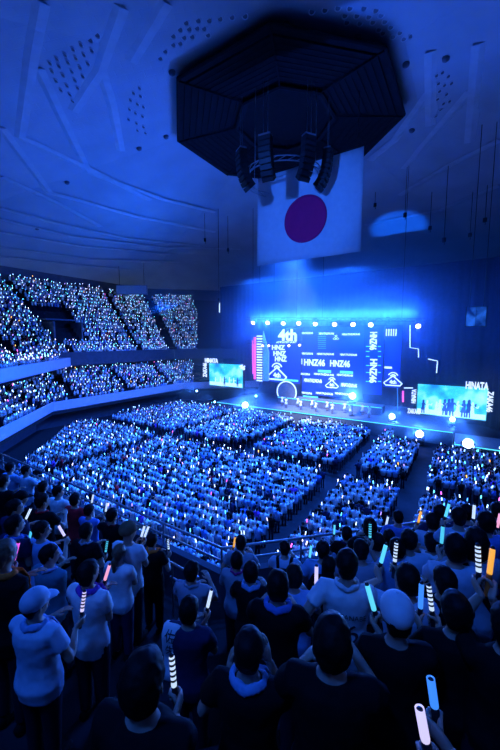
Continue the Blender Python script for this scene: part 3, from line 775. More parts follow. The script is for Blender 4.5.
for (x, y, b, l, rad, aim) in fl:
    lamp(x, y, b, l, lens_w if rad > 0.25 else lens_b, CAM if rad > 0.21 else hall(*aim, 8), rad, 14000 if rad > 0.36 else (6000 if rad > 0.25 else 1500), (0.05, 0.22, 1.0), 50, True)
    p = on_b(x, y, b); base = 1.7 if (abs(ab(p)[0] + 2) < 17 and 9.5 < b < 21) else (1.2 if ab(p)[0] > 15.2 and 6.5 < b < 11 else 0.0)
    zz = p.z - rad * 2.6 - base
    if zz > 0.15:
        e = empty('lamp_stand', (p.x, p.y, base)); tag(e, 'black stand under the ' + l, 'lamp stand')
        mb = MB(); mb.tube([(0, 0, 0.05), (0, 0, zz)], 0.06, 6); mb.build('pole', dark_metal, e)
        mb = MB(); mb.box((0, 0, 0.03), (0.35, 0.35, 0.03)); mb.build('base', dark_metal, e)
# beam onto the ceiling patch and the pale beam in the left stand
lamp(388, 321, 13.5, 'lamp on the long truss throwing the bright patch onto the ceiling', lens_b, on_ceiling(398, 226), 0.2, 45000, (0.004, 0.12, 1.0), 26)
# ------------------------------------------------------------------ the people close by
def bone2(S, T, l1, l2, hint):
    """elbow position for a two-bone arm; T pulled into reach"""
    d = T - S; L = d.length; mx = (l1 + l2) * 0.985
    if L > mx: T = S + d * (mx / L); d = T - S; L = mx
    if L < 0.12: T = S + unit(d) * 0.12; d = T - S; L = 0.12
    a = (l1 * l1 - l2 * l2 + L * L) / (2 * L); h = math.sqrt(max(l1 * l1 - a * a, 0)); u = d / L
    w = hint - u * hint.dot(u); w = unit(w)
    return S + u * a + w * h, T
def hand(mb, wrist, grip, axis, side, s, mi=0):
    """palm and five fingers closed round a stick that passes through `grip` along `axis`"""
    A = unit(axis); F = unit((grip - wrist) - A * (grip - wrist).dot(A)); N = F.cross(A) * side
    pc = grip - F * (0.012 * s) + N * (0.030 * s)
    mb.tube([wrist - unit(grip - wrist) * (0.02 * s), wrist, wrist.lerp(pc, 0.45), pc + F * (0.005 * s), pc + F * (0.026 * s)],
            [(0.026 * s, 0.022 * s), (0.026 * s, 0.021 * s), (0.036 * s, 0.019 * s), (0.040 * s, 0.017 * s), (0.036 * s, 0.011 * s)], 10, mi, up=A)
    for k, (h, ln) in enumerate(((0.030, 0.95), (0.010, 1.05), (-0.010, 1.0), (-0.029, 0.82))):
        r = 0.026 * s; P = []
        for t in (0.0, 0.55, 1.15, 1.75, 2.4, 2.95):
            t *= ln; P.append(grip + A * (h * s) + F * (r * math.sin(t) * 1.05 + 0.004 * s) + N * (r * math.cos(t) * 1.1))
        mb.tube(P, [0.0095 * s, 0.0092 * s, 0.0088 * s, 0.0085 * s, 0.008 * s, 0.006 * s], 7, mi)
    b = wrist.lerp(pc, 0.5) + A * (0.022 * s)
    mb.tube([b, b.lerp(grip, 0.5) - N * (0.012 * s) + A * (0.030 * s), grip - N * (0.026 * s) + A * (0.030 * s), grip - N * (0.024 * s) + F * (0.026 * s) + A * (0.034 * s)],
            [0.013 * s, 0.0115 * s, 0.0105 * s, 0.007 * s], 7, mi)
def open_hand(mb, wrist, d, n, side, s, mi=0):
    """relaxed, slightly curled hand along d, palm facing n"""
    D = unit(d); Nn = unit(n - D * n.dot(D)); S = D.cross(Nn) * side
    k = wrist + D * (0.085 * s)
    mb.tube([wrist - D * (0.02 * s), wrist, wrist + D * (0.04 * s), k], [(0.026 * s, 0.02 * s), (0.026 * s, 0.02 * s), (0.038 * s, 0.017 * s), (0.040 * s, 0.013 * s)], 10, mi, up=S)
    for h, ln in ((0.029, 0.072), (0.010, 0.08), (-0.010, 0.076), (-0.029, 0.06)):
        b = k + S * (h * s) - D * (0.006 * s); l = ln * s
        mb.tube([b, b + D * (l * 0.5) + Nn * (l * 0.10), b + D * (l * 0.8) + Nn * (l * 0.30), b + D * (l * 0.95) + Nn * (l * 0.50)], [0.0095 * s, 0.0088 * s, 0.008 * s, 0.006 * s], 7, mi)
    b = wrist + D * (0.025 * s) + S * (0.030 * s)
    mb.tube([b, b + D * (0.03 * s) + S * (0.022 * s) + Nn * (0.012 * s), b + D * (0.062 * s) + S * (0.024 * s) + Nn * (0.022 * s)], [0.012 * s, 0.0105 * s, 0.007 * s], 7, mi)

TORSO = [(0.80, 0.150, 0.100, 0.0), (0.90, 0.165, 0.118, -0.008), (1.00, 0.148, 0.102, 0.0), (1.10, 0.145, 0.098, 0.004), (1.22, 0.160, 0.106, 0.002), (1.32, 0.168, 0.104, -0.008), (1.385, 0.150, 0.085, -0.014), (1.425, 0.085, 0.062, -0.014), (1.45, 0.055, 0.052, -0.008)]
def person(feet, rz, H, label, shirt='white', hair='short', hands=None, sleeve=0.55, towel=None, cap=None, collar=None, voxel=0.016,
           trousers='denim', hairmat=None, headturn=0.0, headtilt=0.0, build=1.0, arms=None, category='person', long_top=False, group=None):
    """stands at feet, facing local +Y; hands = {'r': (grip, axis)} in world space or None"""
    s = H / 1.7; e = empty('person', feet, rz); tag(e, label, category, group)
    inv = (Matrix.Translation(feet) @ Matrix.Rotation(rz, 4, 'Z')).inverted()
    V = lambda x, y, z: Vector((x * s, y * s, z * s))
    bw = build
    HC = V(0, 0.015, 1.575)
    HM = Matrix.Translation(HC) @ Matrix.Rotation(headturn, 4, 'Z') @ Matrix.Rotation(headtilt, 4, 'X')
    # arms
    arm = {}
    for side, nm in ((1, 'r'), (-1, 'l')):
        S = V(0.178 * side * bw, -0.012, 1.375); spec = (hands or {}).get(nm)
        l1, l2 = 0.285 * s, 0.245 * s
        if spec:
            g = inv @ spec[0]; ax = (inv.to_3x3() @ spec[1]).normalized()
            T = g - unit(Vector((g.x - S.x * 0.6, g.y - S.y, 0)) + Vector((0, 0.06, 0))) * 0.045 * s - ax * 0.05 * s
            E, T2 = bone2(S, T, l1, l2, Vector((0.55 * side, -0.15, -1.0)))
            arm[nm] = (S, E, T2, g + (T2 - T), ax) if spec[2] else (S, E, T2, None, ax)
        elif arms == 'down':
            T = V(0.235 * side * bw, 0.06, 0.86); E, T2 = bone2(S, T, l1, l2, Vector((0.4 * side, -1, 0))); arm[nm] = (S, E, T2, None, None)
        else:
            T = V((0.10 + 0.03 * rnd.random()) * side, 0.30, 1.16 + 0.14 * rnd.random()); E, T2 = bone2(S, T, l1, l2, Vector((0.8 * side, -0.3, -1))); arm[nm] = (S, E, T2, None, None)
    # ---- body (skin), one surface
    b = MB()
    b.rings([[V(rx * bw * math.cos(2 * math.pi * j / 16), ry * bw * math.sin(2 * math.pi * j / 16) + oy, z) for j in range(16)] for z, rx, ry, oy in TORSO])
    b.tube([V(0, -0.015, 1.38), V(0, -0.01, 1.45), HC + V(0, -0.022, -0.03)], [(0.066 * s, 0.062 * s), (0.056 * s, 0.056 * s), (0.055 * s, 0.06 * s)], 12)
    hb = MB()
    hb.ball((0, -0.008 * s, 0.03 * s), (0.074 * s, 0.094 * s, 0.092 * s), 14, 9)            # skull
    hb.tube([V(0, 0.028, 0.06), V(0, 0.035, 0.0), V(0, 0.034, -0.06), V(0, 0.046, -0.105)], [(0.062 * s, 0.055 * s), (0.066 * s, 0.056 * s), (0.056 * s, 0.05 * s), (0.026 * s, 0.024 * s)], 12, up=(1, 0, 0))
    hb.tube([V(0, 0.086, 0.022), V(0, 0.102, -0.012), V(0, 0.106, -0.026), V(0, 0.086, -0.036)], [0.010 * s, 0.013 * s, 0.017 * s, 0.010 * s], 8)  # nose
    hb.tube([V(-0.05, 0.076, 0.034), V(0, 0.090, 0.036), V(0.05, 0.076, 0.034)], 0.011 * s, 6)       # brow
    hb.tube([V(-0.022, 0.080, -0.062), V(0, 0.086, -0.062), V(0.022, 0.080, -0.062)], 0.011 * s, 6)   # mouth
    for k in (-1, 1):
        hb.tube([V(0.070 * k, -0.006, 0.028), V(0.084 * k, -0.014, 0.018), V(0.082 * k, -0.010, -0.012), V(0.070 * k, 0.0, -0.034)], [(0.010 * s, 0.02 * s), (0.009 * s, 0.024 * s), (0.009 * s, 0.018 * s), (0.008 * s, 0.009 * s)], 8, up=(1, 0, 0))
    o = len(b.v); b.v += [tuple(HM @ Vector(v)) for v in hb.v]; b.f += [tuple(i + o for i in f) for f in hb.f]; b.m += hb.m
    for nm, side in (('r', 1), ('l', -1)):
        S, E, T = arm[nm][:3]
        b.tube([V(0.09 * side, -0.012, 1.36), S, S.lerp(E, 0.35), E, E.lerp(T, 0.3), T], [0.060 * s, 0.056 * s, 0.047 * s, 0.039 * s, 0.040 * s, 0.026 * s], 10)
        k = side
        b.tube([V(0.085 * k, -0.005, 0.90), V(0.095 * k, 0, 0.72), V(0.095 * k, 0.008, 0.48), V(0.095 * k, -0.012, 0.34), V(0.095 * k, -0.01, 0.09)], [0.09 * s, 0.080 * s, 0.056 * s, 0.054 * s, 0.037 * s], 10)
        b.tube([V(0.095 * k, -0.05, 0.045), V(0.097 * k, 0.03, 0.05), V(0.10 * k, 0.14, 0.03)], [(0.036 * s, 0.04 * s), (0.042 * s, 0.036 * s), (0.034 * s, 0.018 * s)], 8, up=(1, 0, 0))
    body = remesh(b, 'body', skin, e, voxel, 2)
    # hands, eyes and lips joined onto the same mesh
    ex = MB()
    for nm, side in (('r', 1), ('l', -1)):
        S, E, T, g, ax = arm[nm]
        if g is not None: hand(ex, T, g, ax, side, s)
        elif ax is not None: open_hand(ex, T, ax, Vector((-side, 0.3, 0)), side, s)
        elif arms == 'down': open_hand(ex, T, Vector((0.02 * side, 0.1, -1)), Vector((-side, 0, 0)), -side, s)
        else: open_hand(ex, T, unit(T - E) + Vector((-0.5 * side, 0.2, 0.2)), Vector((-side * 0.4, 0, -1)), side, s)
    for k in (-1, 1): 
        q = MB(); q.ball(V(0.031 * k, 0.079, 0.014), (0.012 * s, 0.010 * s, 0.007 * s), 8, 5, 1); o = len(ex.v); ex.v += [tuple(HM @ Vector(v)) for v in q.v]; ex.f += [tuple(i + o for i in f) for f in q.f]; ex.m += q.m
    q = MB(); q.tube([V(-0.02, 0.091, -0.062), V(0, 0.097, -0.062), V(0.02, 0.091, -0.062)], [(0.004 * s, 0.007 * s)] * 3, 6, 2); o = len(ex.v); ex.v += [tuple(HM @ Vector(v)) for v in q.v]; ex.f += [tuple(i + o for i in f) for f in q.f]; ex.m += q.m
    me = body.data
    while len(me.materials) < 3: me.materials.append([skin, eyem, lipm][len(me.materials)])
    bm = bmesh.new(); bm.from_mesh(me); vs = [bm.verts.new(v) for v in ex.v]
    for f, m_ in zip(ex.f, ex.m):
        q = bm.faces.new([vs[i] for i in f]); q.material_index = m_; q.smooth = True
    bm.to_mesh(me); bm.free()
    # ---- shirt
    c = MB(); off = 0.022
    prof = [(z - (0.04 if i == 0 else 0), rx * bw + off + (0.012 if z < 1.0 else 0.004), ry * bw + off + (0.008 if z < 1.0 else 0), oy) for i, (z, rx, ry, oy) in enumerate(TORSO)]
    if long_top: prof = [(0.62, 0.20, 0.15, 0)] + prof
    prof[-1] = (1.435, 0.066, 0.066, -0.012); prof[-2] = (1.425, 0.098, 0.078, -0.014)
    c.rings([[V(rx * math.cos(2 * math.pi * j / 18), ry * math.sin(2 * math.pi * j / 18) + oy, z) for j in range(18)] for z, rx, ry, oy in prof])
    for nm, side in (('r', 1), ('l', -1)):
        S, E, T = arm[nm][:3]; pts = [V(0.07 * side, -0.012, 1.36), S]; rad = [0.078 * s, 0.074 * s]
        if sleeve <= 1: pts += [S.lerp(E, sleeve * 0.6), S.lerp(E, sleeve)]; rad += [0.070 * s, 0.068 * s]
        else: pts += [S.lerp(E, 0.5), E, E.lerp(T, 0.5), E.lerp(T, sleeve - 1)]; rad += [0.064 * s, 0.056 * s, 0.052 * s, 0.042 * s]
        c.tube(pts, rad, 10)
    sh = remesh(c, 'shirt', cloth(shirt), e, voxel, 3, 0.022 * s, 0.13)
    # ---- trousers and shoes
    t = MB()
    t.rings([[V(rx * bw * math.cos(2 * math.pi * j / 14), ry * bw * math.sin(2 * math.pi * j / 14), z) for j in range(14)] for z, rx, ry in ((0.78, 0.165, 0.115), (0.88, 0.180, 0.132), (0.98, 0.165, 0.118), (1.02, 0.158, 0.112))])
    for k in (-1, 1):
        t.tube([V(0.085 * k, -0.003, 0.90), V(0.098 * k, 0, 0.70), V(0.098 * k, 0.004, 0.46), V(0.098 * k, -0.008, 0.1)], [0.108 * s, 0.096 * s, 0.078 * s, 0.064 * s], 10)
    remesh(t, 'trousers', cloth(trousers), e, voxel * 1.3, 2)
    for k in (-1, 1):
        q = MB(); q.tube([V(0.098 * k, -0.085, 0.05), V(0.098 * k, -0.04, 0.055), V(0.10 * k, 0.06, 0.05), V(0.103 * k, 0.16, 0.035), V(0.104 * k, 0.185, 0.03)], [(0.03 * s, 0.046 * s), (0.042 * s, 0.055 * s), (0.048 * s, 0.05 * s), (0.042 * s, 0.034 * s), (0.02 * s, 0.02 * s)], 10, up=(1, 0, 0))
        q.build('shoe', cloth('black'), e, True)
    # ---- hair
    h = MB()
    def addh(m2):
        o = len(h.v); h.v += [tuple(HM @ Vector(v)) for v in m2.v]; h.f += [tuple(i + o for i in f) for f in m2.f]; h.m += m2.m
    if hair not in ('none',):
        m2 = MB(); m2.ball((0, -0.014 * s, 0.040 * s), (0.090 * s, 0.108 * s, 0.100 * s), 18, 12)
        vv = []
        for v in m2.v:
            x, y, z = v
            if y > 0.03 * s and z < 0.062 * s: y = 0.03 * s + (y - 0.03 * s) * 0.12
            vv.append((x, y, z))
        m2.v = vv; addh(m2)
        m2 = MB()
        if hair in ('short', 'cap'): m2.tube([V(0, -0.058, 0.02), V(0, -0.064, -0.03), V(0, -0.058, -0.072)], [(0.078 * s, 0.050 * s), (0.070 * s, 0.040 * s), (0.048 * s, 0.022 * s)], 14, up=(1, 0, 0))
        elif hair == 'full': m2.tube([V(0, -0.04, 0.03), V(0, -0.048, -0.03), V(0, -0.055, -0.085)], [(0.094 * s, 0.074 * s), (0.088 * s, 0.062 * s), (0.062 * s, 0.034 * s)], 14, up=(1, 0, 0))
        elif hair == 'bob': m2.tube([V(0, -0.025, 0.04), V(0, -0.03, -0.04), V(0, -0.035, -0.11), V(0, -0.04, -0.14)], [(0.098 * s, 0.086 * s), (0.100 * s, 0.080 * s), (0.096 * s, 0.070 * s), (0.07 * s, 0.045 * s)], 14, up=(1, 0, 0))
        elif hair == 'long': m2.tube([V(0, -0.025, 0.04), V(0, -0.04, -0.06), V(0, -0.075, -0.18), V(0, -0.105, -0.30), V(0, -0.105, -0.36)], [(0.096 * s, 0.084 * s), (0.096 * s, 0.07 * s), (0.10 * s, 0.045 * s), (0.085 * s, 0.032 * s), (0.04 * s, 0.015 * s)], 14, up=(1, 0, 0))
        elif hair == 'pony':
            m2.tube([V(0, -0.05, 0.03), V(0, -0.06, -0.03), V(0, -0.055, -0.075)], [(0.080 * s, 0.055 * s), (0.072 * s, 0.042 * s), (0.045 * s, 0.02 * s)], 14, up=(1, 0, 0))
            m2.tube([V(0, -0.10, 0.0), V(0, -0.135, -0.02), V(0, -0.135, -0.10), V(0, -0.12, -0.18), V(0, -0.115, -0.24)], [0.02 * s, 0.033 * s, 0.036 * s, 0.028 * s, 0.008 * s], 10)
        addh(m2)
        if hair == 'bun': 
            m2 = MB(); m2.ball(V(0, -0.10, 0.09), (0.045 * s, 0.045 * s, 0.045 * s), 12, 8); addh(m2)
        remesh(h, 'hair', hairmat or hairm, e, max(0.009, voxel * 0.7), 2, 0.016 * s, 0.045)
    # ---- cap
    if cap:
        m2 = MB(); col, mode = cap
        m2.ball((0, -0.012 * s, 0.055 * s), (0.100 * s, 0.118 * s, 0.105 * s), 18, 12)
        m2.v = [(x, y, max(z, 0.012 * s - (0.02 * s if y < 0 else 0))) for x, y, z in m2.v]
        if mode == 'bucket': m2.rings([[V(r * 0.9 * math.cos(2 * math.pi * j / 20), r * math.sin(2 * math.pi * j / 20) - 0.01, z) for j in range(20)] for r, z in ((0.112, 0.03), (0.160, -0.035), (0.155, -0.045), (0.108, 0.015))])
        else:
            d = 1 if mode == 'forward' else -1
            m2.tube([V(0, 0.07 * d, 0.028), V(0, 0.125 * d, 0.026), V(0, 0.165 * d, 0.016), V(0, 0.185 * d, 0.008)], [(0.085 * s, 0.010 * s), (0.083 * s, 0.009 * s), (0.066 * s, 0.008 * s), (0.03 * s, 0.006 * s)], 14, up=(1, 0, 0))
        m2.v = [tuple(HM @ Vector(v)) for v in m2.v]
        cp_ = remesh(m2, 'cap', cloth(col), e, 0.009, 2)
        q = MB(); q.ball(HM @ V(0, -0.012, 0.158), (0.010 * s, 0.010 * s, 0.006 * s), 8, 5); q.build('cap_button', cloth(col), cp_, True)
    # ---- towel round the neck / collar
    tw = towel or collar
    if tw:
        m2 = MB(); P = []
        big = 1.0 if towel else 0.72
        for q in range(17):
            a = R(70) + R(400) * q / 16
            front = math.sin(a) > 0
            P.append(V((0.098 * math.cos(a)) * (1.0 if towel else 0.9), 0.085 * math.sin(a) - 0.012, 1.448 - 0.060 * max(0, math.sin(a)) + 0.012 * math.sin(5 * a)))
        m2.tube(P, [(0.030 * s * big, 0.017 * s * big)] * 17, 9, up=(0, 0, 1))
        if towel:
            for k in (-1, 1): m2.tube([V(0.045 * k, 0.09, 1.41), V(0.06 * k, 0.135, 1.32), V(0.062 * k, 0.142, 1.18), V(0.06 * k, 0.138, 1.08)], [(0.05 * s, 0.016 * s), (0.055 * s, 0.013 * s), (0.055 * s, 0.010 * s), (0.05 * s, 0.010 * s)], 10, up=(1, 0, 0))
        remesh(m2, 'towel' if towel else 'collar', cloth(tw), e, max(0.010, voxel * 0.7), 1, 0.022 * s, 0.05)
    W = inv.inverted()
    for nm in arm:
        if arm[nm][3] is not None: e['grip_' + nm] = tuple(W @ arm[nm][3])
    return e, sh, s
def on_surface(bvh, x, z, y0=-1.0):
    hit = bvh.ray_cast(Vector((x, y0, z)), Vector((0, 1, 0)))
    return hit[0]

# ---- penlights
def penlight(grip, axis, col, label, group=None, style=0, L=0.92):
    A = unit(axis); e = empty('penlight', grip); tag(e, label, 'penlight', group)
    e.rotation_euler = A.to_track_quat('Z', 'Y').to_euler()
    mb = MB(); mb.tube([(0, 0, -0.075), (0, 0, -0.07), (0, 0, 0.05), (0, 0, 0.062)], [0.012, 0.0155, 0.0155, 0.0165], 12); mb.build('handle', black_pl if col not in ('orange',) else cloth('orange'), e, True)
    mb = MB(); mb.tube([(0, 0, 0.062), (0, 0, 0.07), (0, 0, 0.07 + 0.155 * L), (0, 0, 0.225 * L + 0.012)], [0.0145, 0.0158, 0.0158, 0.0115], 12); tb = mb.build('tube', lit(col), e, True)
    mb = MB(); mb.tube([(0, 0, 0.225 * L + 0.010), (0, 0, 0.225 * L + 0.022), (0, 0, 0.225 * L + 0.028)], [0.013, 0.012, 0.006], 12); mb.build('cap', black_pl, e, True)
    if style:
        mb = MB()
        for q in range(5): z = 0.09 + q * 0.029 * L; mb.tube([(0, 0, z), (0, 0, z + 0.011)], 0.0168, 12)
        mb.build('band', black_pl, e)
    return e

STAGE_LOOK = hall(-2, 14, 0)
def locate(px, py, w):
    """standing place on our own tier for a head of a given width seen at a pixel"""
    d = ray(px, py); best = None
    for k in range(0, 8):
      for off in (-0.22, -0.02, 0.18):
        rk = upr(k) + off; t = 0.5; prev = apo(CAM + d * t); lo = None
        while t < 14:
            t += 0.02; q = apo(CAM + d * t)
            if (prev - rk) * (q - rk) <= 0: lo = t; break
            prev = q
        if lo is None: continue
        p = CAM + d * lo; fz = upz(k) + raised(p); eye = p.z - fz
        c = abs(eye - 1.54) + (0.4 if eye > 1.745 or eye < 1.38 else 0) + 0.55 * abs(math.log(FPX * 0.2 * 0.97 / lo / w))
        if best is None or c < best[0]: best = (c, k, p, eye, lo, fz)
    return best
def stand_at(px, py, w):
    c, k, p, eye, t, fz = locate(px, py, w)
    H = min(1.84, max(1.50, eye / 0.9265)); return Vector((p.x, p.y, fz)), H, t, k
def world_at(px, py, t): return CAM + ray(px, py) * t
# name: head x, head y, apparent head width in the photo, shirt, options, label
FG = [
 # left-hand rows
 (10, 468, 10, 'sky', dict(hair='short'), 'person in light blue shirt at the far left end of the rail row', []),
 (26, 471, 11, 'pale', dict(hair='short', headturn=-.5), 'person in pale blue shirt, second from the left end of the front row', []),
 (3, 482, 11, 'black', dict(), 'person in dark clothes cut by the left edge, below the rail row', []),
 (43, 487, 13, 'black', dict(hair='full'), 'person in black with thick dark hair in front of the pale white shirt', []),
 (58, 492, 12, 'white', dict(hair='short', headturn=-.5), 'person in bright white shirt beside the red shirt in the left rows', []),
 (21, 499, 14, 'black', dict(hair='none', cap=('black', 'forward'), headturn=-.6, collar='sky'), 'person wearing a black cap with the face turned right in the left rows', []),
 (42, 502, 15, 'black', dict(hair='short', collar='red', headturn=-.3), 'person in black with a red collar in the left rows', []),
 (75, 500, 13, 'red', dict(hair='full'), 'person in the plain red shirt in the left rows', []),
 (14, 509, 14, 'navy', dict(hair='short', headturn=-.7), 'person with face in profile at the left edge holding a pale lightstick', [('r', 24, 523, 27, 516, 'white')]),
 (89, 511, 14, 'blue', dict(hair='short'), 'person in blue shirt right of the red shirt', [('r', 91, 506, 92, 500, 'white')]),
 (14, 526, 21, 'navy', dict(hair='full', towel='blue', headturn=-.4), 'person in navy with a blue towel and thick hair at the left edge', [('r', 27, 548, 29, 538, 'teal')]),
 (41, 531, 22, 'sky', dict(hair='full', headturn=-.7), 'person in light blue T-shirt with bushy hair raising a pale stick in the left rows', [('r', 67, 540, 60, 530, 'lilac')]),
 (86, 532, 17, 'black', dict(hair='short', collar='grey'), 'person in black with short cropped hair right of the bushy hair', [('r', 105, 556, 106.5, 544, 'teal')]),
 (49, 556, 19, 'teal', dict(hair='short', headturn=-.6, sleeve=1.8, collar='sky'), 'person in dark teal jacket with a pale collar holding a teal stick', [('r', 55, 608, 57.5, 592, 'teal')]),
 (3, 556, 20, 'black', dict(hair='short', towel='orange', sleeve=1.8, hairmat='b'), 'person in black jacket with an orange towel at the left edge', [('r', 12, 567, 15.5, 550, 'magenta')]),
 (88, 574, 23, 'white', dict(hair='full', towel='purple', headturn=-.2), 'person in white T-shirt with a purple towel round the neck', [('r', 103, 586, 106.5, 574, 'pink')]),
 (35, 606, 40, 'pale', dict(hair='cap', cap=('pale', 'forward'), headturn=-.3, build=1.15, towel='sky'), 'stocky person in pale T-shirt and pale cap at the lower left', [('r', 81, 619, 82.5, 602, 'lilac')]),
 (112, 516, 13, 'black', dict(hair='short', collar='maroon'), 'person in black with a dark pink collar left of the brown cap', [('l', 105, 515, 106, 508, 'white')]),
 (128, 533, 15, 'white', dict(hair='none', cap=('brown', 'forward'), headturn=-.5), 'person in white shirt wearing a brown cap by the aisle', [('r', 143, 541, 146, 533, 'white'), ('l', 140, 541, 142, 534, 'white')]),
 (119, 554, 17, 'white', dict(hair='pony', hairmat='b', trousers='navy'), 'person with a light brown ponytail in a white T-shirt by the aisle', [('r', 131, 560, 133, 551, 'white')]),
 (152, 541, 15, 'black', dict(hair='short', towel='orange', trousers='black', collar='sky'), 'person in black with an orange towel at the head of the aisle', [('r', 169, 553, 168, 544, 'white')]),
 # middle
 (192, 572, 17, 'grey', dict(hair='full', collar='grey', headturn=-.2), 'person in grey-blue shirt standing by the sloping handrail', []),
 (189, 611, 23, 'navy', dict(hair='full'), 'person in navy T-shirt with a lettered towel over the left shoulder', [('r', 206, 614, 210, 597, 'white')]),
 (241, 544, 13, 'grey', dict(hair='short'), 'person in grey shirt at the front rail left of the vest', [('l', 233, 551, 234, 545, 'orange')]),
 (237, 561, 15, 'grey', dict(hair='full', collar='magenta', sleeve=1.85), 'person in grey jacket with a magenta collar', []),
 (251, 573, 18, 'black', dict(hair='full', towel='sky'), 'person in black with a pale blue towel behind the magenta collar', []),
 (278, 587, 27, 'black', dict(hair='full', towel='blue'), 'person in black T-shirt with a bright blue towel left of the baseball jersey', []),
 (249, 653, 36, 'black', dict(hair='short', towel='sky'), 'person in black and pale towel, both hands up, at the bottom centre', [('r', 267, 645, 263, 628, None), ('l', 230, 656, 233, 638, None)]),
 (285, 549, 13, 'pale', dict(hair='short'), 'person at the front rail carrying a black backpack over a pale shirt', []),
 (294, 577, 18, 'sky', dict(hair='full'), 'person in light blue shirt between the blue towel and the baseball jersey', []),
 (323, 551, 16, 'sky', dict(hair='short'), 'person in blue T-shirt at the front holding a bright stick left', [('l', 309, 562, 310.5, 553, 'cyan')]),
 (347, 566, 30, 'white', dict(hair='short', collar='white'), 'person in white baseball jersey with dark lettering and a number on the back', [('l', 316, 592, 316.5, 580, 'lilac')]),
 (347, 534, 12, 'black', dict(hair='full', collar='navy'), 'person in black with round dark hair at the front beside a bright stick', [('l', 334, 538, 334.5, 531, 'cyan')]),
 (332, 644, 37, 'black', dict(hair='full'), 'person in black seen from behind at the bottom below the baseball jersey', []),
 (329, 566, 12, 'black', dict(hair='long'), 'person with long dark hair half hidden behind the baseball jersey', [('l', 324.5, 581, 326, 571, 'cyan')]),
 (361, 551, 18, 'grey', dict(hair='short'), 'person in grey shirt right of the baseball jersey', [('r', 370, 543, 370.5, 532, 'teal')]),
 (370, 528, 13, 'black', dict(hair='full'), 'person in black behind the teal stick at the front rail, right of centre', []),
 (378, 543, 13, 'grey', dict(hair='full'), 'person in grey with dark hair between two raised arms', []),
 (398, 522, 13, 'blue', dict(hair='short'), 'person in plain blue jersey in the front row right of centre', [('l', 385, 530, 387, 523, 'white')]),
 (361, 538, 12, 'navy', dict(hair='full'), 'person in navy behind the teal stick', []),
 (397, 549, 17, 'sky', dict(hair='full', towel='sky'), 'person in light blue with a pale towel behind two raised sticks', []),
 (409, 541, 13, 'pale', dict(hair='short'), 'person in pale shirt right of the dotted stick', [('r', 416, 540, 418, 534, None)]),
 (389, 538, 11, 'black', dict(hair='short'), 'person in black small between the blue jersey and the dotted stick', []),
 # right
 (432, 522, 16, 'pale', dict(hair='full', sleeve=.7), 'person in pale shirt holding a yellow-orange stick in the right front row', [('l', 417, 527, 419, 521, 'orange')]),
 (459, 518, 17, 'pale', dict(hair='short', headturn=-.2), 'person in pale shirt looking down between blue sticks in the right front row', [('l', 444, 522, 446.5, 515, 'cyan'), ('r', 473, 524, 474, 517, 'white')]),
 (440, 514, 10, 'navy', dict(hair='short'), 'person in navy small behind the blue stick at the right front', []),
 (467, 513, 12, 'navy', dict(hair='full'), 'person in navy peeping over between two pale shirts at the right front', []),
 (486, 523, 19, 'blue', dict(hair='full'), 'person in blue jersey with a dark strap in the right front row', [('r', 496, 533, 498.5, 525, 'pink')]),
 (497, 511, 12, 'navy', dict(hair='full'), 'person in navy cut by the right picture edge at the front', []),
 (432, 543, 19, 'black', dict(hair='full', towel='white'), 'person in black with a white towel and the left hand raised, right rows', [('l', 415, 549, 416, 541, None)]),
 (455, 549, 17, 'pale', dict(hair='full'), 'person in pale blue with round bushy hair in the right rows', [('l', 441, 550, 442, 543, 'teal')]),
 (476, 543, 25, 'grey', dict(hair='bob'), 'person in grey jersey with a black strap in the right rows', []),
 (408, 581, 25, 'pale', dict(hair='full'), 'person in pale T-shirt beyond the white cap holding up two sticks', [('l', 379, 570, 383, 558, 'cyan'), ('r', 394, 569, 396, 555, 'white')]),
 (444, 582, 25, 'black', dict(hair='full', headturn=.3), 'person in black with dark hair and glimpse of face left of the two-stick holder', []),
 (397, 619, 30, 'black', dict(hair='cap', cap=('white', 'forward'), headtilt=-.1), 'person in black wearing a white cap, bottom right of centre', [('l', 377, 620, 373, 605, 'cyan')]),
 (456, 613, 33, 'black', dict(hair='full', headtilt=-.1), 'person in black right of the white cap holding a blue stick and a striped stick', [('l', 420, 618, 421.5, 603, 'blue'), ('r', 433, 620, 432, 607, 'white')]),
 (143, 684, 36, 'black', dict(hair='full', arms='down', th=1.85), 'person in black raising a banded stick at the bottom left of centre', [('r', 175, 698, 172.5, 676, 'white')]),
 (508, 628, 33, 'black', dict(hair='full', th=2.1), 'person in black cut by the right picture edge holding up two sticks', [('l', 479, 582, 479.5, 566, 'white'), ('r', 488, 584, 491, 570, 'orange')]),
 (480, 890, 50, 'black', dict(hair='full', pos=(0.45, 0.50, 6), th=1.22), 'person in black below the picture edge holding up a pale stick', [('r', 416, 738, 412, 712, 'lilac')]),
 (700, 890, 50, 'black', dict(hair='full', pos=(1.05, 0.66, 6), th=1.30), 'person outside the right edge reaching in a bare forearm', [('l', 437, 724, 435, 704, 'blue')]),
]
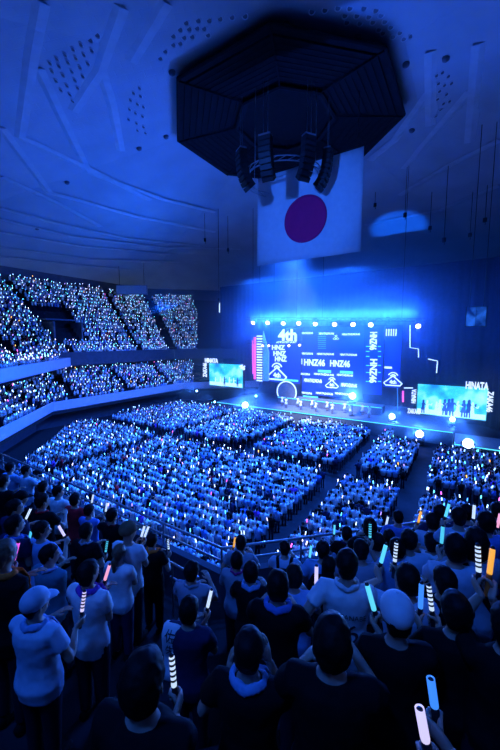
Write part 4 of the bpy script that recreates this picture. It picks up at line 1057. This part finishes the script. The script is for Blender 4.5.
SHORT = {(14, 509): 'person in profile', (89, 511): 'person in plain blue', (14, 526): 'person in the blue towel', (41, 531): 'bushy-haired person', (86, 532): 'crop-haired person in black', (49, 556): 'person in dark teal', (3, 556): 'orange-towel person at the edge', (88, 574): 'person in the purple towel', (35, 606): 'stocky person in pale cap', (112, 516): 'person left of the brown cap', (128, 533): 'person in the brown cap', (119, 554): 'person with the ponytail', (152, 541): 'orange-towel person by the aisle', (189, 611): 'person in the lettered towel', (241, 544): 'person in grey by the rail', (323, 551): 'person in blue T-shirt by the rail', (347, 566): 'person in the baseball jersey', (347, 534): 'round-haired person by the rail', (329, 566): 'long-haired person', (370, 528): 'person in black by the rail', (398, 522): 'person in plain blue jersey', (397, 549): 'person in light blue with two sticks', (432, 522): 'person in pale shirt at the right', (459, 518): 'person looking down at the right', (486, 523): 'person in strapped blue jersey', (455, 549): 'bushy-haired person at the right', (508, 628): 'person cut by the right edge', (408, 581): 'person beyond the white cap', (361, 551): 'person right of the jersey', (397, 619): 'person in the white cap', (456, 613): 'person right of the white cap', (143, 684): 'person at the bottom left', (480, 890): 'person below the picture edge', (700, 890): 'person outside the right edge'}
BANDED = {(82.5, 602), (172.5, 676), (168, 544), (479.5, 566), (432, 607), (396, 555), (133, 551), (106.5, 544), (370.5, 532), (385, 523)}
# ------------------------------------------------------------------ place them
WHO = []
BAND = {'white': 'white', 'blue': 'blue', 'cyan': 'pale cyan', 'purple': 'purple', 'magenta': 'magenta', 'orange': 'yellow-orange', 'pink': 'pink', 'green': 'pale green', 'teal': 'teal', 'lilac': 'pale lilac'}
for (x, y, w, shirt, opt, label, hs_) in FG:
    opt = dict(opt); th0 = opt.pop('th', None); pos = opt.pop('pos', None)
    if pos: f, H, t, k = Vector((pos[0], pos[1], upz(pos[2]))), 1.66, 0.7, pos[2]
    else: f, H, t, k = stand_at(x, y, w)
    if opt.get('hairmat') == 'b': opt['hairmat'] = hairb
    look = STAGE_LOOK - f; rz = math.atan2(look.y, look.x) - math.pi / 2
    hands = {}; sticks = []
    for (side, hx, hy, tx, ty, col) in hs_:
        th = th0 or t + 0.22; g = world_at(hx, hy, th); tip = world_at(tx, ty, th)
        ax = unit(unit(tip - g) + Vector((0, 0.10, 0.0)))
        hands[side] = (g, ax, col is not None)
        if col: sticks.append((side, ax, col, (tx, ty) in BANDED))
    vox = 0.013 if t < 2.6 else (0.016 if t < 4.2 else 0.021)
    e, sh, s = person(f, rz, H, label, shirt, hands=hands, voxel=vox, **opt)
    WHO.append((x, y, e, sh, s, label))
    for (side, ax, col, band) in sticks:
        gl = e['grip_' + side]; del e['grip_' + side]
        hd = 'left' if side == 'l' else 'right'
        penlight(Vector(gl), ax, col, BAND[col] + (' banded' if band else '') + ' stick in the ' + hd + ' hand of the ' + SHORT[(x, y)], None, band, 0.62 if pos else 0.92)
    for key in list(e.keys()):
        if key.startswith('grip_'): del e[key]
def who(x, y): return min(WHO, key=lambda q: (q[0] - x) ** 2 + (q[1] - y) ** 2)

# number and name on the baseball jersey
q = who(347, 566); e, sh, s = q[2:5]
bv = BVHTree.FromPolygons([v.co[:] for v in sh.data.vertices], [p.vertices[:] for p in sh.data.polygons])
def print_on(e, bv, text, x0, z0, w, h, m, arc=0.0, name='lettering'):
    me = text_mesh(text, 1.0, 0, 4); co = np.array([v.co for v in me.vertices]); lo, hi = co.min(0), co.max(0); c = (lo + hi) / 2
    bm = bmesh.new(); bm.from_mesh(me); bmesh.ops.triangulate(bm, faces=bm.faces[:]); bmesh.ops.subdivide_edges(bm, edges=[ed for ed in bm.edges if ed.calc_length() > 0.12], cuts=1)
    for v in bm.verts:
        lx = (v.co.x - c[0]) / (hi[0] - lo[0]) * w; lz = (v.co.y - c[1]) / (hi[1] - lo[1]) * h - arc * (lx / (w / 2)) ** 2
        p = on_surface(bv, x0 + lx, z0 + lz)
        v.co = (x0 + lx, (p.y if p else -0.13) - 0.006, z0 + lz)
    bm.to_mesh(me); bm.free(); me.materials.clear(); me.materials.append(m)
    o = bpy.data.objects.new(name, me); COL.objects.link(o); o.parent = e; return o
ink = mat('jersey_ink', (0.015, 0.015, 0.03), 0.8)
print_on(sh, bv, 'WATANABE', 0, 1.235 * s, 0.30 * s, 0.045 * s, ink, 0.018 * s)
print_on(sh, bv, '16', 0, 1.09 * s, 0.19 * s, 0.15 * s, ink)
for o in list(sh.children): o.parent = sh
# lettered towel over the left shoulder
q = who(189, 611); e, sh, s = q[2:5]
bv = BVHTree.FromPolygons([v.co[:] for v in sh.data.vertices], [p.vertices[:] for p in sh.data.polygons])
mb = MB(); pts = []
for i in range(15):
    u = i / 14; x = -0.150 * s
    if u < 0.72:
        z = (0.93 + 0.50 * u / 0.72) * s; h_ = on_surface(bv, x, z); y = (h_.y if h_ else -0.10) - 0.014 * s
    else:
        v = (u - 0.72) / 0.28; z = (1.43 - 0.0 * v - 0.16 * v * v) * s; y = (-0.085 + 0.22 * v) * s; z += 0.02 * math.sin(v * 3.1) * s
    pts.append(Vector((x, y, z)))
mb.tube(pts, [(0.085 * s, 0.006 * s)] * 15, 12, up=(1, 0, 0))
tw = mb.build('towel', cloth('white'), e, True)
bv2 = BVHTree.FromPolygons([v.co[:] for v in tw.data.vertices], [p.vertices[:] for p in tw.data.polygons])
for i, ch in enumerate('佐朱'): print_on(tw, bv2, ch, -0.150 * s, (1.365 - 0.135 * i) * s, 0.10 * s, 0.11 * s, ink)
# black backpack worn at the front rail
q = who(285, 549); e, s = q[2], q[4]
mb = MB(); mb.rings([[Vector((rx * s * math.cos(2 * math.pi * j / 16), (-0.20 + ry * math.sin(2 * math.pi * j / 16)) * s, z * s)) for j in range(16)] for z, rx, ry in ((0.93, 0.10, 0.05), (0.97, 0.14, 0.085), (1.15, 0.145, 0.09), (1.30, 0.13, 0.075), (1.36, 0.08, 0.04))])
bk = mb.build('backpack', cloth('black'), None, True); bk.location = e.location; bk.rotation_euler = e.rotation_euler
tag(bk, 'black backpack on the back of the person in pale shirt at the front rail', 'backpack')
for k in (-1, 1):
    mb = MB(); mb.tube([Vector((0.09 * k, -0.14, 1.32)) * s, Vector((0.11 * k, -0.06, 1.45)) * s, Vector((0.115 * k, 0.06, 1.43)) * s, Vector((0.12 * k, 0.13, 1.28)) * s, Vector((0.14 * k, 0.04, 1.06)) * s], [(0.025 * s, 0.008 * s)] * 5, 8, up=(1, 0, 0)); mb.build('strap', cloth('black'), bk, True)
# strap of a shoulder bag on two people at the right
for (x, y, l) in ((476, 543, 'black shoulder bag worn across the grey jersey in the right rows'), (486, 523, 'dark shoulder bag worn across the blue jersey in the right front row')):
    q = who(x, y); e, sh, s = q[2:5]; bv = BVHTree.FromPolygons([v.co[:] for v in sh.data.vertices], [p.vertices[:] for p in sh.data.polygons])
    P = []
    for i in range(8):
        xx = (-0.11 + 0.27 * i / 7) * s; zz = (1.42 - 0.46 * i / 7) * s; h_ = on_surface(bv, xx, zz); P.append(Vector((xx, (h_.y if h_ else -0.1) - 0.008, zz)))
    o = empty('shoulder_bag', e.location, e.rotation_euler.z); tag(o, l, 'bag')
    mb = MB(); mb.tube(P, [(0.028 * s, 0.006 * s)] * 8, 8, up=(1, 0, 0.5)); mb.build('strap', cloth('black'), o, True)
    mb = MB(); mb.rings([[Vector((0.21 * s + rx * s * math.cos(2 * math.pi * j / 12), (-0.05 + ry * math.sin(2 * math.pi * j / 12)) * s, z * s)) for j in range(12)] for z, rx, ry in ((0.78, 0.04, 0.10), (0.82, 0.05, 0.13), (0.94, 0.05, 0.13), (0.98, 0.03, 0.10))]); mb.build('pouch', cloth('black'), o, True)
# bracelets on raised wrists are worn: children of their wearers
for (x, y, col) in ((35, 606, 'blue'), (397, 549, 'sky'), (3, 556, 'sky'), (249, 653, 'white')):
    pass
# things lying at the aisle
def bag(px, py, t, label, col):
    p = world_at(px, py, t); k = max(0, min(7, round((apo(p) - 29.8) / 0.8))); z = upz(k)
    e = empty('bag', (p.x, p.y, z)); tag(e, label, 'bag')
    mb = MB(); mb.rings([[Vector((rx * math.cos(2 * math.pi * j / 14), ry * math.sin(2 * math.pi * j / 14), zz)) for j in range(14)] for zz, rx, ry in ((0.0, 0.15, 0.10), (0.03, 0.18, 0.12), (0.22, 0.17, 0.11), (0.34, 0.12, 0.07), (0.37, 0.05, 0.03))]); mb.build('body', cloth(col), e, True)
    mb = MB(); mb.tube([(-0.07, 0, 0.34), (-0.05, 0, 0.44), (0.05, 0, 0.44), (0.07, 0, 0.34)], 0.012, 6); mb.build('handle', cloth('black'), e, True)
bag(118, 640, 3.0, 'dark grey bag standing on the aisle steps behind the ponytail', 'grey')
bag(112, 668, 2.6, 'small navy bag on the aisle steps at the lower left', 'navy')
# ------------------------------------------------------------------ the crowd
def crowd_template(n, pose, dress=False):
    """light standing figure 1.7 m tall facing +Y; slots 0 skin 1 hair 2 shirt 3 trousers; returns MB and stick grip"""
    m = MB(); hi = n >= 8
    m.tube([(0.09, 0, 0.0), (0.09, 0, 0.48), (0.085, 0, 0.92)], [0.055, 0.06, 0.095], n, 3 if not dress else 0, up=(1, 0, 0)) if True else 0
    m.tube([(-0.09, 0, 0.0), (-0.09, 0, 0.48), (-0.085, 0, 0.92)], [0.055, 0.06, 0.095], n, 3 if not dress else 0, up=(1, 0, 0))
    if dress: m.tube([(0, 0, 0.55), (0, 0, 0.85), (0, 0, 1.02), (0, 0, 1.25), (0, 0, 1.38), (0, 0, 1.44)], [(0.30, 0.26), (0.21, 0.17), (0.13, 0.10), (0.16, 0.11), (0.16, 0.09), (0.06, 0.05)], n + 2, 2, up=(1, 0, 0))
    elif hi: m.tube([(0, 0, 0.84), (0, 0, 1.0), (0, 0, 1.25), (0, 0, 1.37), (0, 0, 1.44)], [(0.19, 0.13), (0.18, 0.125), (0.19, 0.125), (0.18, 0.10), (0.07, 0.06)], n + 2, 2, up=(1, 0, 0))
    else: m.tube([(0, 0, 0.84), (0, 0, 1.25), (0, 0, 1.43)], [(0.20, 0.13), (0.22, 0.13), (0.09, 0.07)], n, 2, up=(1, 0, 0))
    m.tube([(0, 0, 1.42), (0, 0.005, 1.50)], [0.055, 0.052], n, 0)
    m.ball((0, 0.014, 1.565), (0.073, 0.090, 0.115), n, 5 if hi else 3, 0)
    if hi: m.ball((0, 0.105, 1.56), (0.014, 0.02, 0.03), 5, 3, 0)
    m.ball((0, -0.012, 1.605), (0.088, 0.100, 0.100), n, 6 if hi else 3, 1)
    if pose == 'up': A = [((0.19, 0, 1.36), (0.27, 0.10, 1.16), (0.20, 0.30, 1.42)), ((-0.19, 0, 1.36), (-0.27, 0.02, 1.10), (-0.12, 0.28, 1.16))]
    elif pose == 'high': A = [((0.19, 0, 1.36), (0.30, 0.12, 1.50), (0.24, 0.22, 1.76)), ((-0.19, 0, 1.36), (-0.26, 0.0, 1.10), (-0.22, 0.12, 0.90))]
    elif pose == 'left': A = [((0.19, 0, 1.36), (0.26, 0.02, 1.10), (0.10, 0.27, 1.14)), ((-0.19, 0, 1.36), (-0.27, 0.10, 1.18), (-0.18, 0.28, 1.46))]
    else: A = [((0.19, 0, 1.36), (0.27, 0.05, 1.12), (0.08, 0.28, 1.22)), ((-0.19, 0, 1.36), (-0.27, 0.05, 1.12), (-0.08, 0.28, 1.22))]
    for (S, E, T) in A:
        S, E, T = Vector(S), Vector(E), Vector(T)
        if hi:
            m.tube([S * 0.85 + Vector((0, 0, 0.2)), S, S.lerp(E, 0.7)], [0.06, 0.066, 0.062], n, 2); m.tube([S.lerp(E, 0.6), E, T], [0.045, 0.042, 0.03], n, 0); m.ball(T + unit(T - E) * 0.04, (0.035, 0.035, 0.045), 6, 4, 0)
        else:
            m.tube([S, S.lerp(E, 0.8)], [0.065, 0.06], 4, 2); m.tube([S.lerp(E, 0.7), E, T + unit(T - E) * 0.06], [0.042, 0.042, 0.03], 4, 0)
    k = 1 if pose == 'left' else 0; T = Vector(A[k][2]) + unit(Vector(A[k][2]) - Vector(A[k][1])) * 0.05
    return m, T
POSES = ['up', 'up', 'left', 'both', 'high']
SHIRTS = ['white', 'pale', 'sky', 'blue', 'navy', 'black', 'grey', 'red', 'purple']
SW = [0.40, 0.17, 0.13, 0.06, 0.08, 0.09, 0.04, 0.015, 0.015]
STICKS = ['white', 'blue', 'cyan', 'purple', 'magenta', 'orange', 'green', 'lilac']
KW = [0.50, 0.09, 0.19, 0.04, 0.015, 0.015, 0.02, 0.13]
spots = []          # x, y, z, rz, zone
def add_spot(p, zone, dens=0.96):
    if rnd.random() > dens: return
    q = proj((p.x, p.y, p.z + 1.4))
    if q is None or not (-40 < q[0] < 540 and 150 < q[1] < 800): return
    look = STAGE_LOOK - p; spots.append((p.x, p.y, p.z, math.atan2(look.y, look.x) - math.pi / 2 + rnd.uniform(-.2, .2), zone))
# arena floor blocks
b = 7.2; row = 0
while b > -27:
    if not (-8.1 < b < -6.0):
        a = -26.0
        while a < 26:
            aa = a + rnd.uniform(-.07, .07); bb = b + rnd.uniform(-.10, .10); p = hall(aa, bb, 0)
            aisle = any(abs(a - q) < 0.75 for q in (-13.2, -3.0, 7.6, 12.8)) and not (b < -8 and abs(a + 3.0) < 0.8)
            front = b > 4.5 and a > 9
            if apo(p) < 26.5 and not aisle and not front: add_spot(p, 'arena')
            a += 0.50
    b -= 0.84; row += 1
# tiers on the left
def tier(sec, r, z, zone, tmax=None, skip=()):
    n = NRM[sec]; t = Vector((n.y, -n.x, 0)); h_ = r * T22; q = -h_ + 0.3
    while q < h_ - 0.2:
        qq = q + rnd.uniform(-.06, .06)
        ok = not any(abs(q - s_) < 0.55 for s_ in skip)
        p = CEN + n * (r + rnd.uniform(-.08, .08)) + t * qq + ZX * z
        if ok:
            pr = proj((p.x, p.y, p.z + 1.4))
            if pr and (tmax is None or pr[0] < tmax): add_spot(p, zone)
        q += 0.5
for k in range(7):
    for sec in (2, 3, 4): tier(sec, lor(k), loz(k), 'lower', 193, (0.0, -9, 9))
for k in range(NUP):
    h_ = upr(k) * T22
    for sec in (2, 3, 4):
        if k < (2, 5, 5)[sec - 2]: continue
        sk = (-h_ + 0.5, h_ - 0.5, -h_ * 0.45, h_ * 0.45)
        if sec == 3 and 9 <= k <= 16:
            n0 = len(spots); tier(sec, upr(k), upz(k), 'upper', 197, sk)
            keep = []
            for s_ in spots[n0:]:
                t_ = (Vector((s_[0], s_[1], 0)) - CEN).dot(t4)
                if not (VOM[0] < t_ < VOM[1]): keep.append(s_)
            spots[n0:] = keep
        else: tier(sec, upr(k), upz(k), 'upper', 197, sk)
# two rows standing on the white balcony front
for r in (28.6, 29.3, 30.0):
    q = -13
    while q < 14: add_spot(s3(r, q + rnd.uniform(-.06, .06), 8.45 + (r - 28.7) * 0.3), 'upper'); q += 0.5
def visible(s_):
    p = Vector((s_[0], s_[1], s_[2] + 1.3)); q = proj(p)
    if q is None or not (2 < q[0] < 498 and 2 < q[1] < 748): return False
    d = p - CAM
    for i in range(1, 60):
        w = CAM + d * (i / 60)
        if apo(w) < 29.1: return w.z > 7.75
    return True
order = sorted([i for i in range(len(spots)) if visible(spots[i])], key=lambda i: (Vector(spots[i][:3]) - CAM).length)
NEAR = set(order[:225])
TPL = [crowd_template(10, p) for p in POSES]; LOW = [crowd_template(5, p) for p in POSES]
CN = {'white': 'white', 'pale': 'pale blue', 'sky': 'light blue', 'blue': 'blue', 'navy': 'navy', 'black': 'black', 'grey': 'grey', 'red': 'red', 'purple': 'purple'}
near_me, stick_me = {}, {}
def near_mesh(j, sh, dress=False):
    k = (j, sh, dress)
    if k not in near_me:
        me = TPL[j][0].mesh('person', [skin, hairm, cloth(sh), cloth('denim')]); me.polygons.foreach_set('use_smooth', [True] * len(me.polygons)); near_me[k] = me
    return near_me[k]
def stick_mb(n, rad):
    m = MB(); m.tube([(0, 0, -0.07), (0, 0, 0.06)], 0.018, n, 0); m.tube([(0, 0, 0.06), (0, 0, 0.25)], [rad, rad], n, 1); return m
def near_stick(col):
    if col not in stick_me: stick_me[col] = stick_mb(8, 0.024).mesh('penlight', [black_pl, glow('mid_light_' + col, LIT[col], 3.0, False)])
    return stick_me[col]
low, lowst = [], []
for i, (x, y, z, rz, zone) in enumerate(spots):
    j = rnd.randrange(len(POSES)) if zone == 'arena' else rnd.choice([0, 1, 2, 4, 0]); sh = rnd.choices(SHIRTS, SW)[0]; s = rnd.uniform(0.92, 1.06); col = rnd.choices(STICKS, KW)[0]
    has = rnd.random() < (0.36 if zone == 'arena' else 0.85)
    if i in NEAR:
        o = bpy.data.objects.new('person', near_mesh(j, sh)); COL.objects.link(o); o.location = (x, y, z); o.rotation_euler = (0, 0, rz); o.scale = (s, s, s)
        tag(o, 'person in %s shirt standing far below in the arena rows nearest the balcony' % CN[sh], 'person', 'arena crowd nearest the balcony in %s' % CN[sh])
        if has:
            g = Matrix.Rotation(rz, 3, 'Z') @ (TPL[j][1] * s) + Vector((x, y, z))
            q = bpy.data.objects.new('penlight', near_stick(col)); COL.objects.link(q); q.location = g; q.rotation_euler = (rnd.uniform(-.3, .1), rnd.uniform(-.3, .3), rz)
            tag(q, '%s glowing stick held in the arena rows nearest the balcony' % BAND[col], 'penlight', '%s sticks in the nearest arena rows' % BAND[col])
    else:
        low.append((j, x, y, z, rz, s, sh))
        if has: lowst.append((j, x, y, z, rz, s, col))
print('crowd', len(spots), 'near', len(NEAR), 'far', len(low), 'sticks', len(lowst))

def merge(name, items, mats, label, cat):
    """items: (MB, slot list, 4x4 rotation-scale-translation) -> one object"""
    VV, LL, LS, LT, MI = [], [], [], [], []; vo = 0; lo = 0; cache = {}
    for (m, slots, M) in items:
        if id(m) not in cache:
            v = np.array([tuple(q) for q in m.v], dtype=np.float32); l = np.concatenate([np.array(f) for f in m.f]); t = np.array([len(f) for f in m.f]); cache[id(m)] = (v, l, t, np.array(m.m))
        v, l, t, mi = cache[id(m)]
        A = np.array(M, dtype=np.float32); VV.append(v @ A[:3, :3].T + A[:3, 3]); LL.append(l + vo); LT.append(t); MI.append(np.array(slots)[mi]); vo += len(v)
    V = np.concatenate(VV); L = np.concatenate(LL); T = np.concatenate(LT); I = np.concatenate(MI)
    me = bpy.data.meshes.new(name); me.vertices.add(len(V)); me.vertices.foreach_set('co', V.ravel()); me.loops.add(len(L)); me.loops.foreach_set('vertex_index', L.astype(np.int32))
    me.polygons.add(len(T)); st = np.concatenate([[0], np.cumsum(T)[:-1]]).astype(np.int32); me.polygons.foreach_set('loop_start', st)
    for m in mats: me.materials.append(m)
    me.polygons.foreach_set('material_index', I.astype(np.int32)); me.polygons.foreach_set('use_smooth', np.ones(len(T), dtype=bool)); me.update(calc_edges=True); me.validate()
    o = bpy.data.objects.new(name, me); COL.objects.link(o); tag(o, label, cat, None, 'stuff'); return o
cmats = [skin, hairm, cloth('denim')] + [cloth(k) for k in SHIRTS]
items = []
for (j, x, y, z, rz, s, sh) in low: items.append((LOW[j][0], [0, 1, 3 + SHIRTS.index(sh), 2], Matrix.Translation((x, y, z)) @ Matrix.Rotation(rz, 4, 'Z') @ Matrix.Scale(s, 4)))
merge('crowd', items, cmats, 'dense crowd of standing people filling the arena and the far tiers', 'crowd')
smats = [black_pl] + [litfar(k) for k in STICKS]; items = []; SM = stick_mb(5, 0.030)
for (j, x, y, z, rz, s, col) in lowst:
    M = Matrix.Translation((x, y, z)) @ Matrix.Rotation(rz, 4, 'Z') @ Matrix.Scale(s, 4); g = M @ LOW[j][1]
    items.append((SM, [0, 1 + STICKS.index(col)], Matrix.Translation(g) @ Matrix.Rotation(rnd.uniform(-.3, .3), 4, 'X') @ Matrix.Rotation(rnd.uniform(-.3, .3), 4, 'Y')))
merge('penlights', items, smats, 'thousands of tiny glowing sticks held by the distant crowd', 'penlights')

# ------------------------------------------------------------------ performers
PT = {p: crowd_template(10, p, True) for p in ('up', 'high', 'both')}; pm = {}
for p in PT:
    me = PT[p][0].mesh('person', [skin, hairm, cloth('white'), cloth('white')]); me.polygons.foreach_set('use_smooth', [True] * len(me.polygons)); pm[p] = me
spots_p = [(-8.2, 12.4), (-6.9, 11.2), (-5.6, 12.6), (-4.4, 11.0), (-3.2, 12.4), (-2.0, 10.9), (-0.8, 12.3), (0.4, 11.1), (1.7, 12.5), (2.9, 11.3), (4.2, 12.4), (5.4, 11.2)]
for i, (a, b) in enumerate(spots_p):
    p = rnd.choice(['up', 'high', 'both']); o = bpy.data.objects.new('person', pm[p]); COL.objects.link(o); o.location = hall(a, b, 1.7); v = -MX; o.rotation_euler = (0, 0, math.atan2(v.y, v.x) - math.pi / 2 + rnd.uniform(-.5, .5)); o.scale = (0.95,) * 3
    tag(o, ['leftmost', 'second', 'third', 'fourth', 'fifth', 'sixth', 'seventh', 'eighth', 'ninth', 'tenth', 'eleventh', 'rightmost'][i] + ' performer from the left in a white dress on the stage', 'person', 'performers in white dresses')
# ------------------------------------------------------------------ light
w = bpy.data.worlds.new('world'); SC.world = w; w.use_nodes = True
w.node_tree.nodes['Background'].inputs['Color'].default_value = (0.01, 0.04, 0.16, 1); w.node_tree.nodes['Background'].inputs['Strength'].default_value = 0.05
def spot(name, p, aim, e, col, ang, rad=0.4, blend=0.8):
    l = bpy.data.lights.new(name, 'SPOT'); l.energy = e; l.color = col; l.spot_size = R(ang); l.spot_blend = blend; l.shadow_soft_size = rad
    o = bpy.data.objects.new(name, l); COL.objects.link(o); o.location = p; o.rotation_euler = (Vector(aim) - Vector(p)).to_track_quat('-Z', 'Y').to_euler(); return o
def area(name, p, aim, e, col, sx, sy):
    l = bpy.data.lights.new(name, 'AREA'); l.energy = e; l.color = col; l.shape = 'RECTANGLE'; l.size = sx; l.size_y = sy
    o = bpy.data.objects.new(name, l); COL.objects.link(o); o.location = p; o.rotation_euler = (Vector(aim) - Vector(p)).to_track_quat('-Z', 'Y').to_euler(); return o
BL = (0.018, 0.15, 1.0)
# unseen washes added over the audience, clear of the octagonal rig
for (x, y, z, a, b, e, c) in [(-9, -10.5, 31.5, -24, 2, 80000, (0.045, 0.16, 1.0)), (-6, -12, 31, -14, -20, 80000, BL), (0, -16, 29.5, 2, -24, 60000, BL), (3, -16, 29.5, -8, -13, 60000, BL), (8, -16, 29.5, 9, -12, 50000, BL)]:
    spot('house_wash', CEN + Vector((x, y, z)), hall(a, b, 0), e, c, 62, 0.8)
spot('house_wash', hall(-4, 8, 25), hall(-5, -3, 0), 60000, BL, 85, 0.8)  # added from the stage side to fill the middle of the arena
# wash from behind and above on our own tier
spot('balcony_wash', (-6, -4, 27), (0, 4, 7), 6000, (0.014, 0.14, 1.0), 60, 0.8)
# stage light towards the audience
area('stage_wash', hall(-2, 13, 15.5), hall(-2, -14, 2), 22000, (0.015, 0.11, 1.0), 24, 1.0)
area('stage_fill', hall(-2, 4, 20), hall(-2, 13, 2), 16000, (0.015, 0.15, 1.0), 16, 1.0)  # unseen lamp added to brighten the deck and backdrop
# unseen lamps added in mid-air to brighten the ceiling
area('ceiling_fill', hall(-2, 7, 19), hall(-6, -8, 34), 800, (0.003, 0.12, 1.0), 20, 1.0)
area('ceiling_fill', hall(-24, 4, 17), hall(-28, -6, 27), 2300, (0.003, 0.12, 1.0), 12, 1.0)
spot('flag_fill', CEN + Vector((-13, -25, 23)), fp, 17000, (0.022, 0.14, 1.0), 36, 0.4)  # added lamp in free air, lifts the flag
spot('performer_fill', hall(-2, -0.5, 25), hall(-2, 12, 2.2), 130000, (0.6, 0.75, 1.0), 34, 0.4)  # unseen spot added to whiten the performers from the front
# ------------------------------------------------------------------ haze
hz = bpy.data.materials.new('haze'); hz.use_nodes = True; nt = hz.node_tree; nt.nodes.remove(nt.nodes['Principled BSDF'])
vs = nt.nodes.new('ShaderNodeVolumeScatter'); vs.inputs['Density'].default_value = 0.014; vs.inputs['Anisotropy'].default_value = 0.68; vs.inputs['Color'].default_value = (0.6, 0.75, 1, 1)
nt.links.new(vs.outputs['Volume'], nt.nodes['Material Output'].inputs['Volume'])
mb = MB(); mb.rings([[hall(a, b, z) for a, b in ((-30, 2.5), (30, 2.5), (30, 5), (19, 22), (-28, 22.2), (-30, 12))] for z in (1.9, 25.0)])
o = mb.build('haze', hz); tag(o, 'blue stage haze hanging round the stage and its screens', 'haze', None, 'stuff')
vset = SC.view_settings; vset.view_transform = 'Standard'; vset.look = 'None'; vset.exposure = 0.0; vset.gamma = 1.0; vset.use_curve_mapping = False
SC.cycles.use_denoising = True; SC.cycles.max_bounces = 5; SC.cycles.volume_bounces = 0; SC.cycles.diffuse_bounces = 2; SC.cycles.sample_clamp_indirect = 3.0
SC.cycles.use_fast_gi = False
SC.render.film_transparent = False
